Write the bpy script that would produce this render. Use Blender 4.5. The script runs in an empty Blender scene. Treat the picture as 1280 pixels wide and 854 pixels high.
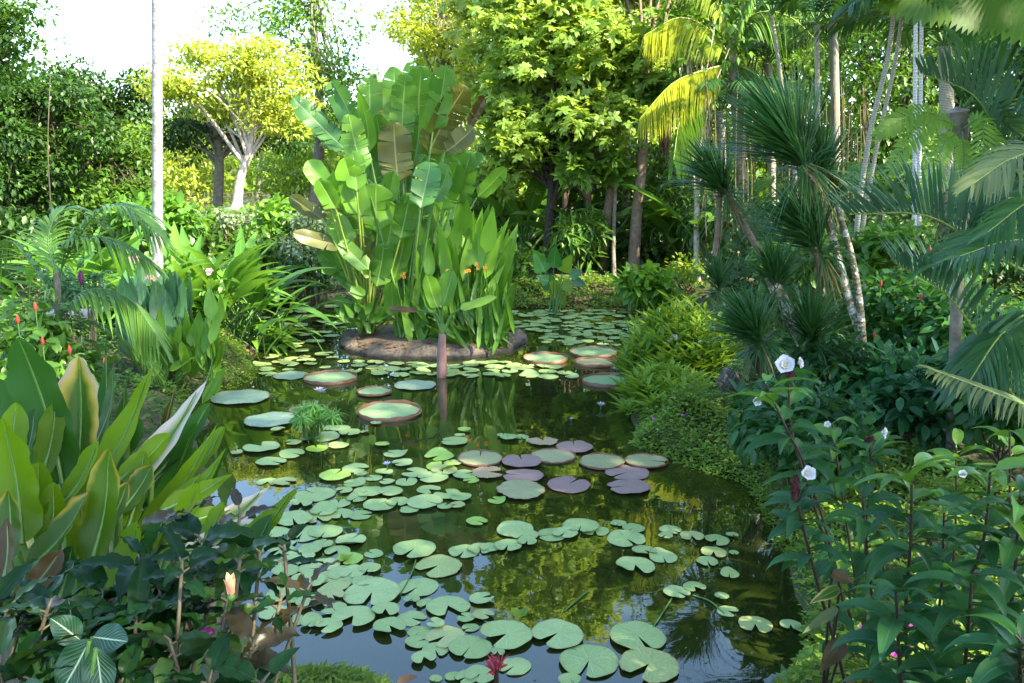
import bpy, math, random
import numpy as np
random.seed(11)
rng = np.random.default_rng(11)
S = bpy.context.scene
R = math.radians
# ------------------------------------------------------------------ camera, sky, sun, exposure
CAM_Z = 3.0; PITCH = R(11.5); FOC = 1100.0
cd = bpy.data.cameras.new('camera'); cam = bpy.data.objects.new('camera', cd); S.collection.objects.link(cam)
cd.sensor_width = 36; cd.lens = FOC / 1280 * 36; cd.clip_start = 0.05; cd.clip_end = 1000
cam.location = (0, 0, CAM_Z); cam.rotation_euler = (R(90) - PITCH, 0, 0)
S.camera = cam
SUN_EL = R(42); SUN_AZ = R(124)      # azimuth the sun stands at, clockwise from +Y: right and behind the camera
w = bpy.data.worlds.new('World'); S.world = w; w.use_nodes = True
nt = w.node_tree; bg = nt.nodes['Background']
sky = nt.nodes.new('ShaderNodeTexSky'); sky.sky_type = 'NISHITA'; sky.sun_disc = False
sky.sun_elevation = SUN_EL; sky.sun_rotation = SUN_AZ; sky.air_density = 1.0; sky.dust_density = 1.0; sky.ozone_density = 5.0
nt.links.new(sky.outputs[0], bg.inputs[0]); bg.inputs[1].default_value = 0.15
sl = bpy.data.lights.new('sun', 'SUN'); sl.energy = 3.6; sl.angle = R(0.8); sl.color = (1.0, 0.93, 0.80)
so = bpy.data.objects.new('sun', sl); S.collection.objects.link(so)
sd = np.array([math.sin(SUN_AZ) * math.cos(SUN_EL), math.cos(SUN_AZ) * math.cos(SUN_EL), math.sin(SUN_EL)])
from mathutils import Vector
so.rotation_euler = Vector(sd).to_track_quat('Z', 'Y').to_euler()
so.location = (10, -6, 20)
S.view_settings.view_transform = 'Standard'; S.view_settings.look = 'None'
S.view_settings.exposure = 2.65; S.view_settings.use_white_balance = True; S.view_settings.white_balance_temperature = 7450; S.view_settings.white_balance_tint = 4; S.view_settings.gamma = 1.0
cy = S.cycles if hasattr(S, 'cycles') else None
if cy:
    cy.max_bounces = 7; cy.diffuse_bounces = 3; cy.glossy_bounces = 3; cy.transmission_bounces = 4; cy.transparent_max_bounces = 4
    cy.caustics_reflective = False; cy.caustics_refractive = False; cy.sample_clamp_indirect = 6.0

# ------------------------------------------------------------------ pixel helpers (photo pixels, 1280 wide)
def ray(px, py):
    x = (px - 640) / FOC; yd = (py - 427) / FOC
    F = np.array([0, math.cos(PITCH), -math.sin(PITCH)]); U = np.array([0, math.sin(PITCH), math.cos(PITCH)])
    return F + np.array([x, 0, 0]) - yd * U
def at(px, py, Y):
    d = ray(px, py); return np.array([0, 0, CAM_Z]) + d * (Y / d[1])
def onz(px, py, z=0.0):
    d = ray(px, py); return np.array([0, 0, CAM_Z]) + d * ((z - CAM_Z) / d[2])
def mpp(px, py, Y):                # metres per photo pixel at depth Y
    return (Y / ray(px, py)[1]) / FOC

# ------------------------------------------------------------------ mesh builder
def nrm(v):
    v = np.asarray(v, float); return v / (np.linalg.norm(v, axis=-1, keepdims=True) + 1e-12)
class MB:
    def __init__(s): s.V = []; s.UV = []; s.T = []; s.Q = []; s.TM = []; s.QM = []; s.n = 0
    def add(s, V, F, uv=None, mat=0):
        V = np.asarray(V, np.float32).reshape(-1, 3); F = np.asarray(F, np.int64)
        s.V.append(V); s.UV.append(np.asarray(uv, np.float32) if uv is not None else np.zeros((len(V), 2), np.float32))
        if len(F):
            if F.shape[1] == 3: s.T.append(F + s.n); s.TM.append(np.full(len(F), mat, np.int32))
            else: s.Q.append(F + s.n); s.QM.append(np.full(len(F), mat, np.int32))
        s.n += len(V); return s
    def mesh(s, name, mats, smooth=True):
        V = np.concatenate(s.V); UV = np.concatenate(s.UV)
        T = np.concatenate(s.T) if s.T else np.zeros((0, 3), np.int64); Q = np.concatenate(s.Q) if s.Q else np.zeros((0, 4), np.int64)
        M = np.concatenate(s.TM + s.QM)
        li = np.concatenate([T.ravel(), Q.ravel()]).astype(np.int32)
        starts = np.concatenate([np.arange(len(T)) * 3, len(T) * 3 + np.arange(len(Q)) * 4]).astype(np.int32)
        me = bpy.data.meshes.new(name); me.vertices.add(len(V)); me.vertices.foreach_set('co', V.ravel())
        me.loops.add(len(li)); me.loops.foreach_set('vertex_index', li)
        me.polygons.add(len(starts)); me.polygons.foreach_set('loop_start', starts)
        me.polygons.foreach_set('material_index', M)
        me.polygons.foreach_set('use_smooth', np.full(len(starts), smooth, bool))
        u = me.uv_layers.new(name='UVMap'); u.data.foreach_set('uv', UV[li].ravel())
        for m in (mats if isinstance(mats, (list, tuple)) else [mats]): me.materials.append(m)
        me.update(calc_edges=True); return me
    def obj(s, name, mats, parent=None, smooth=True, loc=None):
        me = s.mesh(name, mats, smooth)
        if loc is not None and parent is None:
            me.transform(__import__('mathutils').Matrix.Translation(-Vector(loc)))
        o = bpy.data.objects.new(name, me); S.collection.objects.link(o)
        if loc is not None and parent is None: o.location = loc
        if parent is not None:
            o.parent = parent; o.matrix_parent_inverse.identity()
            me.transform(__import__('mathutils').Matrix.Translation(-parent_loc(parent)))
        return o
def parent_loc(p):
    v = Vector(p.location)
    while p.parent: p = p.parent; v = v + Vector(p.location)
    return v
def tag(o, label=None, cat=None, group=None, kind=None):
    if label: o['label'] = label
    if cat: o['category'] = cat
    if group: o['group'] = group
    if kind: o['kind'] = kind
    return o
def thing(name, label, cat, loc, group=None):
    o = bpy.data.objects.new(name, None); S.collection.objects.link(o); o.location = [float(a) for a in loc]
    o.empty_display_size = .1
    return tag(o, label, cat, group)
def copy_tree(o, parent=None):
    c = o.copy(); S.collection.objects.link(c)
    if parent is not None: c.parent = parent
    for ch in o.children: copy_tree(ch, c)
    return c

# ------------------------------------------------------------------ materials
def mat(name):
    m = bpy.data.materials.new(name); m.use_nodes = True; t = m.node_tree
    return m, t, t.nodes['Principled BSDF'], t.nodes['Material Output']
def N(t, k, **kw):
    n = t.nodes.new(k)
    for a, b in kw.items(): setattr(n, a, b)
    return n
def M_(t, op, a, b=None, c=None):
    n = N(t, 'ShaderNodeMath', operation=op)
    for i, x in enumerate((a, b, c)):
        if x is None: continue
        if hasattr(x, 'node'): t.links.new(x, n.inputs[i])
        else: n.inputs[i].default_value = x
    return n.outputs[0]
def mixc(t, f, a, b, mode='MIX'):
    n = N(t, 'ShaderNodeMix', data_type='RGBA', blend_type=mode)
    for i, x in ((0, f), (6, a), (7, b)):
        if hasattr(x, 'node'): t.links.new(x, n.inputs[i])
        else: n.inputs[i].default_value = x if i == 0 else (*x[:3], 1)
    return n.outputs[2]
def noise(t, scale, detail=2, coord=None, rough=.5):
    n = N(t, 'ShaderNodeTexNoise'); n.inputs['Scale'].default_value = scale; n.inputs['Detail'].default_value = detail; n.inputs['Roughness'].default_value = rough
    if coord is None: coord = N(t, 'ShaderNodeTexCoord').outputs['Object']
    t.links.new(coord, n.inputs['Vector']); return n.outputs[0]
def ramp(t, f, lo, hi):
    n = N(t, 'ShaderNodeMapRange'); n.inputs[1].default_value = lo; n.inputs[2].default_value = hi; n.clamp = True
    t.links.new(f, n.inputs[0]); return n.outputs[0]
def bump(t, p, h, strength=.3, dist=.01):
    b = N(t, 'ShaderNodeBump'); b.inputs['Strength'].default_value = strength; b.inputs['Distance'].default_value = dist
    t.links.new(h, b.inputs['Height']); t.links.new(b.outputs[0], p.inputs['Normal'])
def leafmat(name, c1, c2, trans=.3, rough=.42, spec=.4, midrib=None, vein=0, slant=.6, edge=None, edge_lim=1.25, tipc=None, stripe=None, clump=1.2):
    m, t, p, out = mat(name)
    oi = N(t, 'ShaderNodeObjectInfo').outputs['Random']; gi = N(t, 'ShaderNodeNewGeometry').outputs['Random Per Island']
    r = M_(t, 'FRACT', M_(t, 'ADD', M_(t, 'MULTIPLY', oi, 3.7), gi))
    col = mixc(t, r, c1, c2)
    nz = noise(t, clump, 2)
    k = M_(t, 'ADD', M_(t, 'MULTIPLY', ramp(t, nz, .3, .7), .5), .72)
    kc = N(t, 'ShaderNodeCombineColor'); [t.links.new(k, kc.inputs[i]) for i in range(3)]
    col = mixc(t, 1.0, col, kc.outputs[0], 'MULTIPLY')
    if midrib or vein or edge or stripe:
        uv = N(t, 'ShaderNodeTexCoord').outputs['UV']; sx = N(t, 'ShaderNodeSeparateXYZ'); t.links.new(uv, sx.inputs[0])
        a = M_(t, 'ABSOLUTE', M_(t, 'SUBTRACT', sx.outputs[0], .5)); v = sx.outputs[1]
        if vein:
            ph = M_(t, 'SUBTRACT', v, M_(t, 'MULTIPLY', a, slant))
            wv = M_(t, 'SINE', M_(t, 'MULTIPLY', ph, vein))
            wv = M_(t, 'MULTIPLY', wv, M_(t, 'ADD', M_(t, 'MULTIPLY', nz, .9), .2))
            dark = ramp(t, wv, -1, 1)
            col = mixc(t, M_(t, 'MULTIPLY', dark, .20), col, tuple(x * 1.7 for x in c2))
            bump(t, p, wv, .16, .003)
            if stripe:
                lw = ramp(t, wv, .55, .9)
                col = mixc(t, M_(t, 'MULTIPLY', lw, ramp(t, M_(t, 'SUBTRACT', .5, a), .04, .25)), col, stripe)
        if edge:
            e = M_(t, 'ADD', M_(t, 'ADD', M_(t, 'MULTIPLY', a, 1.5), M_(t, 'MULTIPLY', M_(t, 'POWER', v, 3), .55)), M_(t, 'MULTIPLY', noise(t, 9, 3), .55))
            e = M_(t, 'ADD', e, M_(t, 'MULTIPLY', oi, .15))
            f1 = ramp(t, e, edge_lim - .25, edge_lim)
            col = mixc(t, f1, col, edge); 
            if tipc: col = mixc(t, ramp(t, e, edge_lim + .02, edge_lim + .22), col, tipc)
        if midrib:
            f = ramp(t, a, .035, .012)
            col = mixc(t, M_(t, 'MULTIPLY', f, .8), col, midrib)
    t.links.new(col, p.inputs['Base Color']); p.inputs['Roughness'].default_value = rough
    p.inputs['Specular IOR Level'].default_value = spec
    if trans:
        tr = N(t, 'ShaderNodeBsdfTranslucent')
        tc = mixc(t, .5, col, tuple(min(1, x * y) for x, y in zip(c2, (2.2, 1.9, .8))))
        t.links.new(tc, tr.inputs[0])
        mx = N(t, 'ShaderNodeMixShader'); mx.inputs[0].default_value = trans
        t.links.new(p.outputs[0], mx.inputs[1]); t.links.new(tr.outputs[0], mx.inputs[2]); t.links.new(mx.outputs[0], out.inputs[0])
    return m
def plain(name, c1, c2=None, rough=.6, scale=8, bmp=0, trans=0):
    m, t, p, out = mat(name)
    if c2 is None: c2 = tuple(x * .7 for x in c1)
    nz = noise(t, scale, 5, rough=.65)
    col = mixc(t, ramp(t, nz, .35, .65), c1, c2)
    t.links.new(col, p.inputs['Base Color']); p.inputs['Roughness'].default_value = rough
    if bmp: bump(t, p, nz, bmp, .02)
    if trans:
        tr = N(t, 'ShaderNodeBsdfTranslucent'); t.links.new(col, tr.inputs[0]); mx = N(t, 'ShaderNodeMixShader'); mx.inputs[0].default_value = trans
        t.links.new(p.outputs[0], mx.inputs[1]); t.links.new(tr.outputs[0], mx.inputs[2]); t.links.new(mx.outputs[0], out.inputs[0])
    return m
def ringmat(name, c1, c2, freq=60, blotch=None):
    m, t, p, out = mat(name)
    co = N(t, 'ShaderNodeTexCoord').outputs['UV']; sx = N(t, 'ShaderNodeSeparateXYZ'); t.links.new(co, sx.inputs[0])
    ob = N(t, 'ShaderNodeTexCoord').outputs['Object']
    nz = noise(t, 9, 4, ob, .7)
    wv = M_(t, 'SINE', M_(t, 'ADD', M_(t, 'MULTIPLY', sx.outputs[1], freq), M_(t, 'MULTIPLY', nz, 9)))
    col = mixc(t, ramp(t, wv, .1, .95), c1, c2)
    if blotch: col = mixc(t, ramp(t, nz, .5, .58), col, blotch)
    t.links.new(col, p.inputs['Base Color']); p.inputs['Roughness'].default_value = .8
    bump(t, p, M_(t, 'ADD', wv, nz), .4, .01)
    return m
MAT = {}
def L(name, *a, **k): MAT[name] = leafmat(name, *a, **k)
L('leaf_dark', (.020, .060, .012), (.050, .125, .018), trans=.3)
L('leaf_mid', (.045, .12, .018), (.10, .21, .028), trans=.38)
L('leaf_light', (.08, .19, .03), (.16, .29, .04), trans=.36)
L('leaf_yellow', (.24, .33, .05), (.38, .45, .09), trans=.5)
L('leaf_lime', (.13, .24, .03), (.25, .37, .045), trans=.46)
L('leaf_sage', (.05, .10, .05), (.11, .17, .08), trans=.25)
L('leaf_deep', (.006, .026, .016), (.014, .060, .022), trans=.15, rough=.36)
L('leaf_variegated', (.07, .15, .05), (.32, .40, .26), trans=.3)
L('banana', (.040, .130, .018), (.10, .225, .030), trans=.35, rough=.34, midrib=(.22, .34, .12), vein=260, clump=.8, spec=.25)
L('banana_bright', (.07, .19, .022), (.14, .30, .030), trans=.42, rough=.32, midrib=(.28, .42, .12), vein=220)
L('banana_bronze', (.060, .060, .014), (.11, .12, .020), trans=.3, rough=.35, midrib=(.25, .25, .10), vein=200)
L('whorl_leaf', (.15, .27, .04), (.30, .42, .10), trans=.5)
L('teal_paddle', (.035, .13, .035), (.08, .21, .05), trans=.35, rough=.38, midrib=(.2, .32, .14), vein=240)
L('canna', (.06, .19, .025), (.17, .34, .035), trans=.38, rough=.36, midrib=(.16, .30, .08), vein=120)
L('canna_blue', (.035, .12, .06), (.07, .19, .08), trans=.3, rough=.42, midrib=(.13, .26, .12), vein=120)
L('ginger', (.045, .15, .022), (.13, .29, .04), trans=.38, rough=.34, midrib=(.14, .28, .06), vein=90)
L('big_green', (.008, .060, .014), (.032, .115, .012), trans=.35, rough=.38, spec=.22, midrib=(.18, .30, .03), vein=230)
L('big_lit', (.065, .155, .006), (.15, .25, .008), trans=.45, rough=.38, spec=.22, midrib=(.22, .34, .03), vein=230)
L('big_burnt', (.03, .09, .012), (.06, .13, .012), trans=.35, rough=.4, midrib=(.26, .36, .06), vein=240, edge=(.50, .36, .06), tipc=(.52, .38, .26), edge_lim=1.05)
L('big_edge', (.03, .09, .008), (.07, .14, .008), trans=.4, rough=.32, midrib=(.26, .36, .04), vein=230, edge=(.40, .30, .03), tipc=(.22, .08, .02), edge_lim=1.3)
L('big_bleached', (.08, .17, .05), (.12, .22, .06), trans=.3, rough=.5, midrib=(.14, .26, .06), vein=240, edge=(.42, .40, .26), tipc=(.62, .52, .48), edge_lim=.82)
L('big_brown', (.055, .032, .008), (.10, .05, .010), trans=.3, rough=.4, midrib=(.14, .10, .03), vein=150)
L('hibiscus_dark', (.004, .024, .006), (.010, .044, .008), trans=.15, rough=.34, spec=.14, midrib=(.02, .05, .02))
L('hibiscus_olive', (.018, .050, .008), (.040, .085, .012), trans=.2, rough=.32, spec=.22, midrib=(.04, .08, .02))
L('hibiscus_bronze', (.030, .022, .008), (.055, .040, .012), trans=.2, rough=.34, spec=.4, midrib=(.06, .04, .015))
L('zebra', (.008, .040, .020), (.014, .060, .024), trans=.1, rough=.3, midrib=(.42, .55, .34), vein=55, stripe=(.45, .58, .36), slant=.9)
L('costus', (.012, .065, .018), (.038, .135, .026), trans=.32, rough=.42, spec=.26, midrib=(.05, .15, .05))
L('costus_light', (.05, .15, .02), (.11, .24, .03), trans=.35, rough=.34, midrib=(.12, .25, .05))
L('costus_blue', (.012, .070, .026), (.034, .125, .036), trans=.28, rough=.42, spec=.26, midrib=(.05, .15, .08))
L('costus_shrub', (.02, .10, .022), (.06, .19, .03), trans=.32, rough=.38, spec=.35)
L('costus_shrub_blue', (.02, .11, .04), (.05, .18, .06), trans=.3, rough=.36, spec=.4)
L('alocasia', (.03, .16, .03), (.07, .24, .03), trans=.35, rough=.28, midrib=(.18, .36, .12), vein=40)
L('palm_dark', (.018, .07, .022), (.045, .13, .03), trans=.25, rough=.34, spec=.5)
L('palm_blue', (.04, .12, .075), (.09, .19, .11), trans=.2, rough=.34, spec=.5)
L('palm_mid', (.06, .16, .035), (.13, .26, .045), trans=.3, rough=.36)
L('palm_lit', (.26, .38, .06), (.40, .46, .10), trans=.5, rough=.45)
L('palm_dry', (.08, .13, .04), (.17, .20, .08), trans=.25, rough=.6)
L('palm_thatch', (.16, .12, .05), (.10, .08, .04), trans=.1, rough=.8)
L('tuft', (.012, .075, .026), (.045, .14, .035), trans=.2, rough=.4, spec=.4)
L('tuft_old', (.08, .11, .03), (.16, .16, .06), trans=.2, rough=.6)
L('fern', (.07, .19, .02), (.15, .27, .03), trans=.4, rough=.5)
L('reed', (.05, .16, .018), (.12, .26, .025), trans=.35, rough=.4)
L('papyrus', (.06, .19, .04), (.11, .28, .05), trans=.35, rough=.45)
L('herb', (.14, .28, .035), (.24, .38, .045), trans=.42, rough=.5)
L('moss', (.10, .20, .022), (.20, .31, .035), trans=.3, rough=.6)
L('moss_dark', (.03, .10, .012), (.07, .16, .02), trans=.3, rough=.6)
MAT['bark_dark'] = plain('bark_dark', (.05, .035, .025), (.02, .015, .01), .9, 14, .5)
MAT['bark_brown'] = plain('bark_brown', (.24, .16, .12), (.12, .075, .05), .9, 12, .5)
MAT['bark_pale'] = plain('bark_pale', (.55, .46, .42), (.30, .24, .20), .85, 7, .5)
MAT['bark_grey'] = plain('bark_grey', (.22, .19, .15), (.11, .09, .07), .9, 12, .5)
MAT['pole_bark'] = ringmat('pole_bark', (.22, .20, .205), (.17, .155, .16), 26, (.28, .26, .27))
MAT['ring_bark'] = ringmat('ring_bark', (.36, .33, .27), (.13, .11, .08), 260)
MAT['white_cane'] = ringmat('white_cane', (.50, .48, .50), (.36, .34, .36), 160)
MAT['lichen_bark'] = ringmat('lichen_bark', (.20, .16, .09), (.12, .10, .06), 120, (.58, .54, .48))
MAT['stem_green'] = plain('stem_green', (.09, .20, .04), (.05, .13, .02), .5, 20)
MAT['stem_yellow'] = plain('stem_yellow', (.26, .32, .06), (.16, .24, .04), .5, 20)
MAT['stem_maroon'] = plain('stem_maroon', (.045, .018, .014), (.03, .03, .012), .5, 20)
MAT['stem_brown'] = plain('stem_brown', (.13, .10, .05), (.06, .05, .03), .7, 20)
MAT['stem_pink'] = plain('stem_pink', (.34, .19, .17), (.24, .12, .10), .5, 7)
MAT['white_petal'] = plain('white_petal', (.60, .58, .60), (.50, .48, .52), .5, 20, 0, .25)
MAT['lilac_petal'] = plain('lilac_petal', (.50, .50, .86), (.62, .62, .88), .5, 20, 0, .2)
MAT['pink_petal'] = plain('pink_petal', (.80, .36, .36), (.86, .56, .48), .5, 20, 0, .3)
MAT['peach_petal'] = plain('peach_petal', (.85, .52, .28), (.80, .34, .22), .5, 30, 0, .3)
MAT['orange_petal'] = plain('orange_petal', (.85, .30, .03), (.80, .42, .05), .5, 20, 0, .3)
MAT['magenta_petal'] = plain('magenta_petal', (.62, .05, .50), (.50, .06, .45), .5, 20, 0, .2)
MAT['red_bract'] = plain('red_bract', (.55, .035, .02), (.38, .02, .015), .4, 30)
MAT['maroon_bract'] = plain('maroon_bract', (.060, .006, .009), (.03, .004, .006), .5, 30, .2)
MAT['crimson_petal'] = plain('crimson_petal', (.50, .05, .07), (.30, .02, .04), .5, 30)
MAT['plum_bud'] = plain('plum_bud', (.14, .01, .09), (.09, .01, .06), .4, 30)
MAT['yellow_centre'] = plain('yellow_centre', (.75, .55, .12), None, .6)
# ------------------------------------------------------------------ shape helpers
def tube_mb(mb, pts, rad, sides=6, mat=0, cap=True):
    pts = np.asarray(pts, float); n = len(pts); rad = np.atleast_1d(np.asarray(rad, float)); rad = np.interp(np.linspace(0, 1, n), np.linspace(0, 1, len(rad)), rad) if len(rad) > 1 else np.full(n, rad[0])
    T = nrm(np.gradient(pts, axis=0)); ref = np.array([0, 0, 1.]) if abs(T[0, 2]) < .9 else np.array([1., 0, 0])
    A = nrm(np.cross(T, ref)); B = np.cross(T, A)
    th = np.arange(sides) / sides * 2 * np.pi
    V = pts[:, None] + rad[:, None, None] * (np.cos(th)[None, :, None] * A[:, None] + np.sin(th)[None, :, None] * B[:, None])
    ln = np.concatenate([[0], np.cumsum(np.linalg.norm(np.diff(pts, axis=0), axis=1))])
    uv = np.stack([np.broadcast_to(th / 6.2832, (n, sides)), np.broadcast_to(ln[:, None], (n, sides))], -1)
    i = np.arange(n - 1)[:, None] * sides; j = np.arange(sides)[None]; j2 = (j + 1) % sides
    Q = np.stack([i + j, i + j2, i + sides + j2, i + sides + j], -1).reshape(-1, 4)
    mb.add(V.reshape(-1, 3), Q, uv.reshape(-1, 2), mat)
    if cap:
        tip = pts[-1] + T[-1] * rad[-1] * .4
        V2 = np.vstack([V[-1], tip]); mb.add(V2, [[k, (k + 1) % sides, sides] for k in range(sides)], None, mat)
def bez(pts, n=10):
    """smooth curve through the given points"""
    p = np.asarray(pts, float)
    if len(p) == 2: t = np.linspace(0, 1, n)[:, None]; return p[0] * (1 - t) + p[1] * t
    q = np.vstack([2 * p[0] - p[1], p, 2 * p[-1] - p[-2]]); out = []
    m = max(2, n // (len(p) - 1))
    for i in range(1, len(q) - 2):
        t = np.linspace(0, 1, m, endpoint=False)[:, None]
        out.append(.5 * (2 * q[i] + (q[i + 1] - q[i - 1]) * t + (2 * q[i - 1] - 5 * q[i] + 4 * q[i + 1] - q[i + 2]) * t ** 2 + (3 * q[i] - q[i - 1] - 3 * q[i + 1] + q[i + 2]) * t ** 3))
    return np.vstack(out + [p[-1:]])
def tmpl(kind):
    if kind == 'leaf':      # folded diamond
        return np.array([(0, 0, 0), (-.26, .42, .06), (.26, .42, .06), (0, 1, -.10)]), np.array([(0, 2, 3), (0, 3, 1)])
    if kind == 'long':
        return np.array([(0, 0, 0), (-.12, .4, .03), (.12, .4, .03), (0, 1, -.22)]), np.array([(0, 2, 3), (0, 3, 1)])
    if kind == 'oval':
        return np.array([(0, 0, 0), (-.24, .3, .05), (0, .35, 0), (.24, .3, .05), (-.22, .7, 0), (0, .7, -.04), (.22, .7, 0), (0, 1, -.14)]), \
            np.array([(0, 2, 1), (0, 3, 2), (1, 2, 5), (1, 5, 4), (2, 3, 6), (2, 6, 5), (4, 5, 7), (5, 6, 7)])
    if kind in ('rosette', 'rosette_small'):
        V = []; F = []
        k = 9 if kind == 'rosette' else 6
        b, bf = tmpl('oval')
        for i in range(k):
            a = i / k * 6.283 + (.2 if i % 2 else 0); el = -.15 + .35 * (i % 3 == 0)
            d = np.array([math.cos(a) * math.cos(el), math.sin(a) * math.cos(el), math.sin(el)])
            s = np.array([-math.sin(a), math.cos(a), 0]); nn = np.cross(s, d) * -1
            P = (b[:, :1] * s * .85 + b[:, 1:2] * d + b[:, 2:] * nn) * (.85 + .25 * (i % 2))
            F.append(bf + len(V) * len(b)); V.append(P)
        return np.vstack(V), np.vstack(F)
    if kind == 'pinnate':    # a feathery compound leaf
        V = []; F = []; q, qf = tmpl('leaf')
        for i in range(6):
            for sgn in (-1, 1):
                y = .12 + i * .15; a = sgn * R(62 - i * 6)
                d = np.array([math.sin(a), math.cos(a), -.12]); s = np.array([math.cos(a), -math.sin(a), 0])
                P = np.array([0, y, -.25 * y * y]) + (q[:, :1] * s * 1.0 + q[:, 1:2] * d) * .34 + q[:, 2:] * np.array([0, 0, .3])
                F.append(qf + len(V) * 4); V.append(P)
        return np.vstack(V), np.vstack(F)
TM = {k: tmpl(k) for k in ('leaf', 'long', 'oval', 'rosette', 'rosette_small', 'pinnate')}
def scatter(mb, kind, P, D, U, s, mat=0):
    tv, tf = TM[kind]; P = np.asarray(P); m = len(P); D = nrm(D); Sd = nrm(np.cross(D, U)); Nn = np.cross(Sd, D)
    s = np.broadcast_to(np.asarray(s, float), (m,))
    V = P[:, None] + s[:, None, None] * (tv[None, :, :1] * Sd[:, None] + tv[None, :, 1:2] * D[:, None] + tv[None, :, 2:] * Nn[:, None])
    F = (tf[None] + (np.arange(m) * len(tv))[:, None, None]).reshape(-1, 3)
    uv = np.tile(np.stack([tv[:, 0] + .5, tv[:, 1]], 1), (m, 1))
    mb.add(V.reshape(-1, 3), F, uv, mat)
def rdir(m):
    return nrm(rng.normal(size=(m, 3)))
def clumps(mb, C, rad, per, size, kind='leaf', flat=.65, droop=.25, mat=0, upw=1.0, shell=.55):
    """leaf clumps: C centres, rad radius each"""
    C = np.asarray(C); k = len(C); rad = np.broadcast_to(np.asarray(rad, float), (k,))
    u = rdir(k * per); rr = (shell + (1 - shell) * rng.random(k * per) ** .7)
    off = u * rr[:, None] * np.repeat(rad, per)[:, None]; off[:, 2] *= flat
    P = np.repeat(C, per, 0) + off
    D = u * .8 + rdir(k * per) * .7; D[:, 2] -= droop
    U = np.zeros_like(D); U[:, 2] = upw; U += rdir(k * per) * .45 + u * .35
    scatter(mb, kind, P, D, U, size * (.7 + .6 * rng.random(k * per)), mat)
def ell_pts(c, r, n, shell=.5, bottom=-1.0):
    out = []
    while len(out) < n:
        u = rdir(1)[0]
        if u[2] < bottom: continue
        out.append(np.array(c) + u * np.array(r) * (shell + (1 - shell) * rng.random()))
    return np.array(out)
def make_tree(name, label, trunk, r0, r1, crowns, lm, bm, size=.16, per=60, kind='leaf', cr=.7, group=None, cat='tree', limbs=8, fork=.5, flat=.65, sides=8, shell=.45, droop=.25):
    """trunk: list of 3-D points; crowns: (centre, radii, number of clumps)"""
    trunk = np.asarray(trunk, float)
    t = thing(name, label, cat, trunk[0], group)
    tb = MB(); path = bez(trunk, 14); m = len(path)
    rad = np.linspace(r0, r1, m); rad[0] *= 1.35
    tube_mb(tb, path, rad, sides)
    fb = MB()
    for (c, r, n) in crowns:
        C = ell_pts(c, r, n, shell)
        clumps(fb, C, cr * (.75 + .5 * rng.random(n)), per, size, kind, flat, droop)
        if limbs:
            for q in C[::max(1, len(C) // int(limbs))]:
                i = int(m * (fork + (1 - fork) * rng.random() * .95)); i = min(i, m - 2); a = path[i]
                mid = a * .5 + q * .5 + np.array([0, 0, .15 * np.linalg.norm(q - a)]) + rng.normal(size=3) * .12
                lp = bez([a, mid, q], 8); tube_mb(tb, lp, np.linspace(rad[i] * .55, .012, len(lp)), 5)
    tb.obj('trunk', bm, t); fb.obj('crown', lm, t)
    return t
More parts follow.
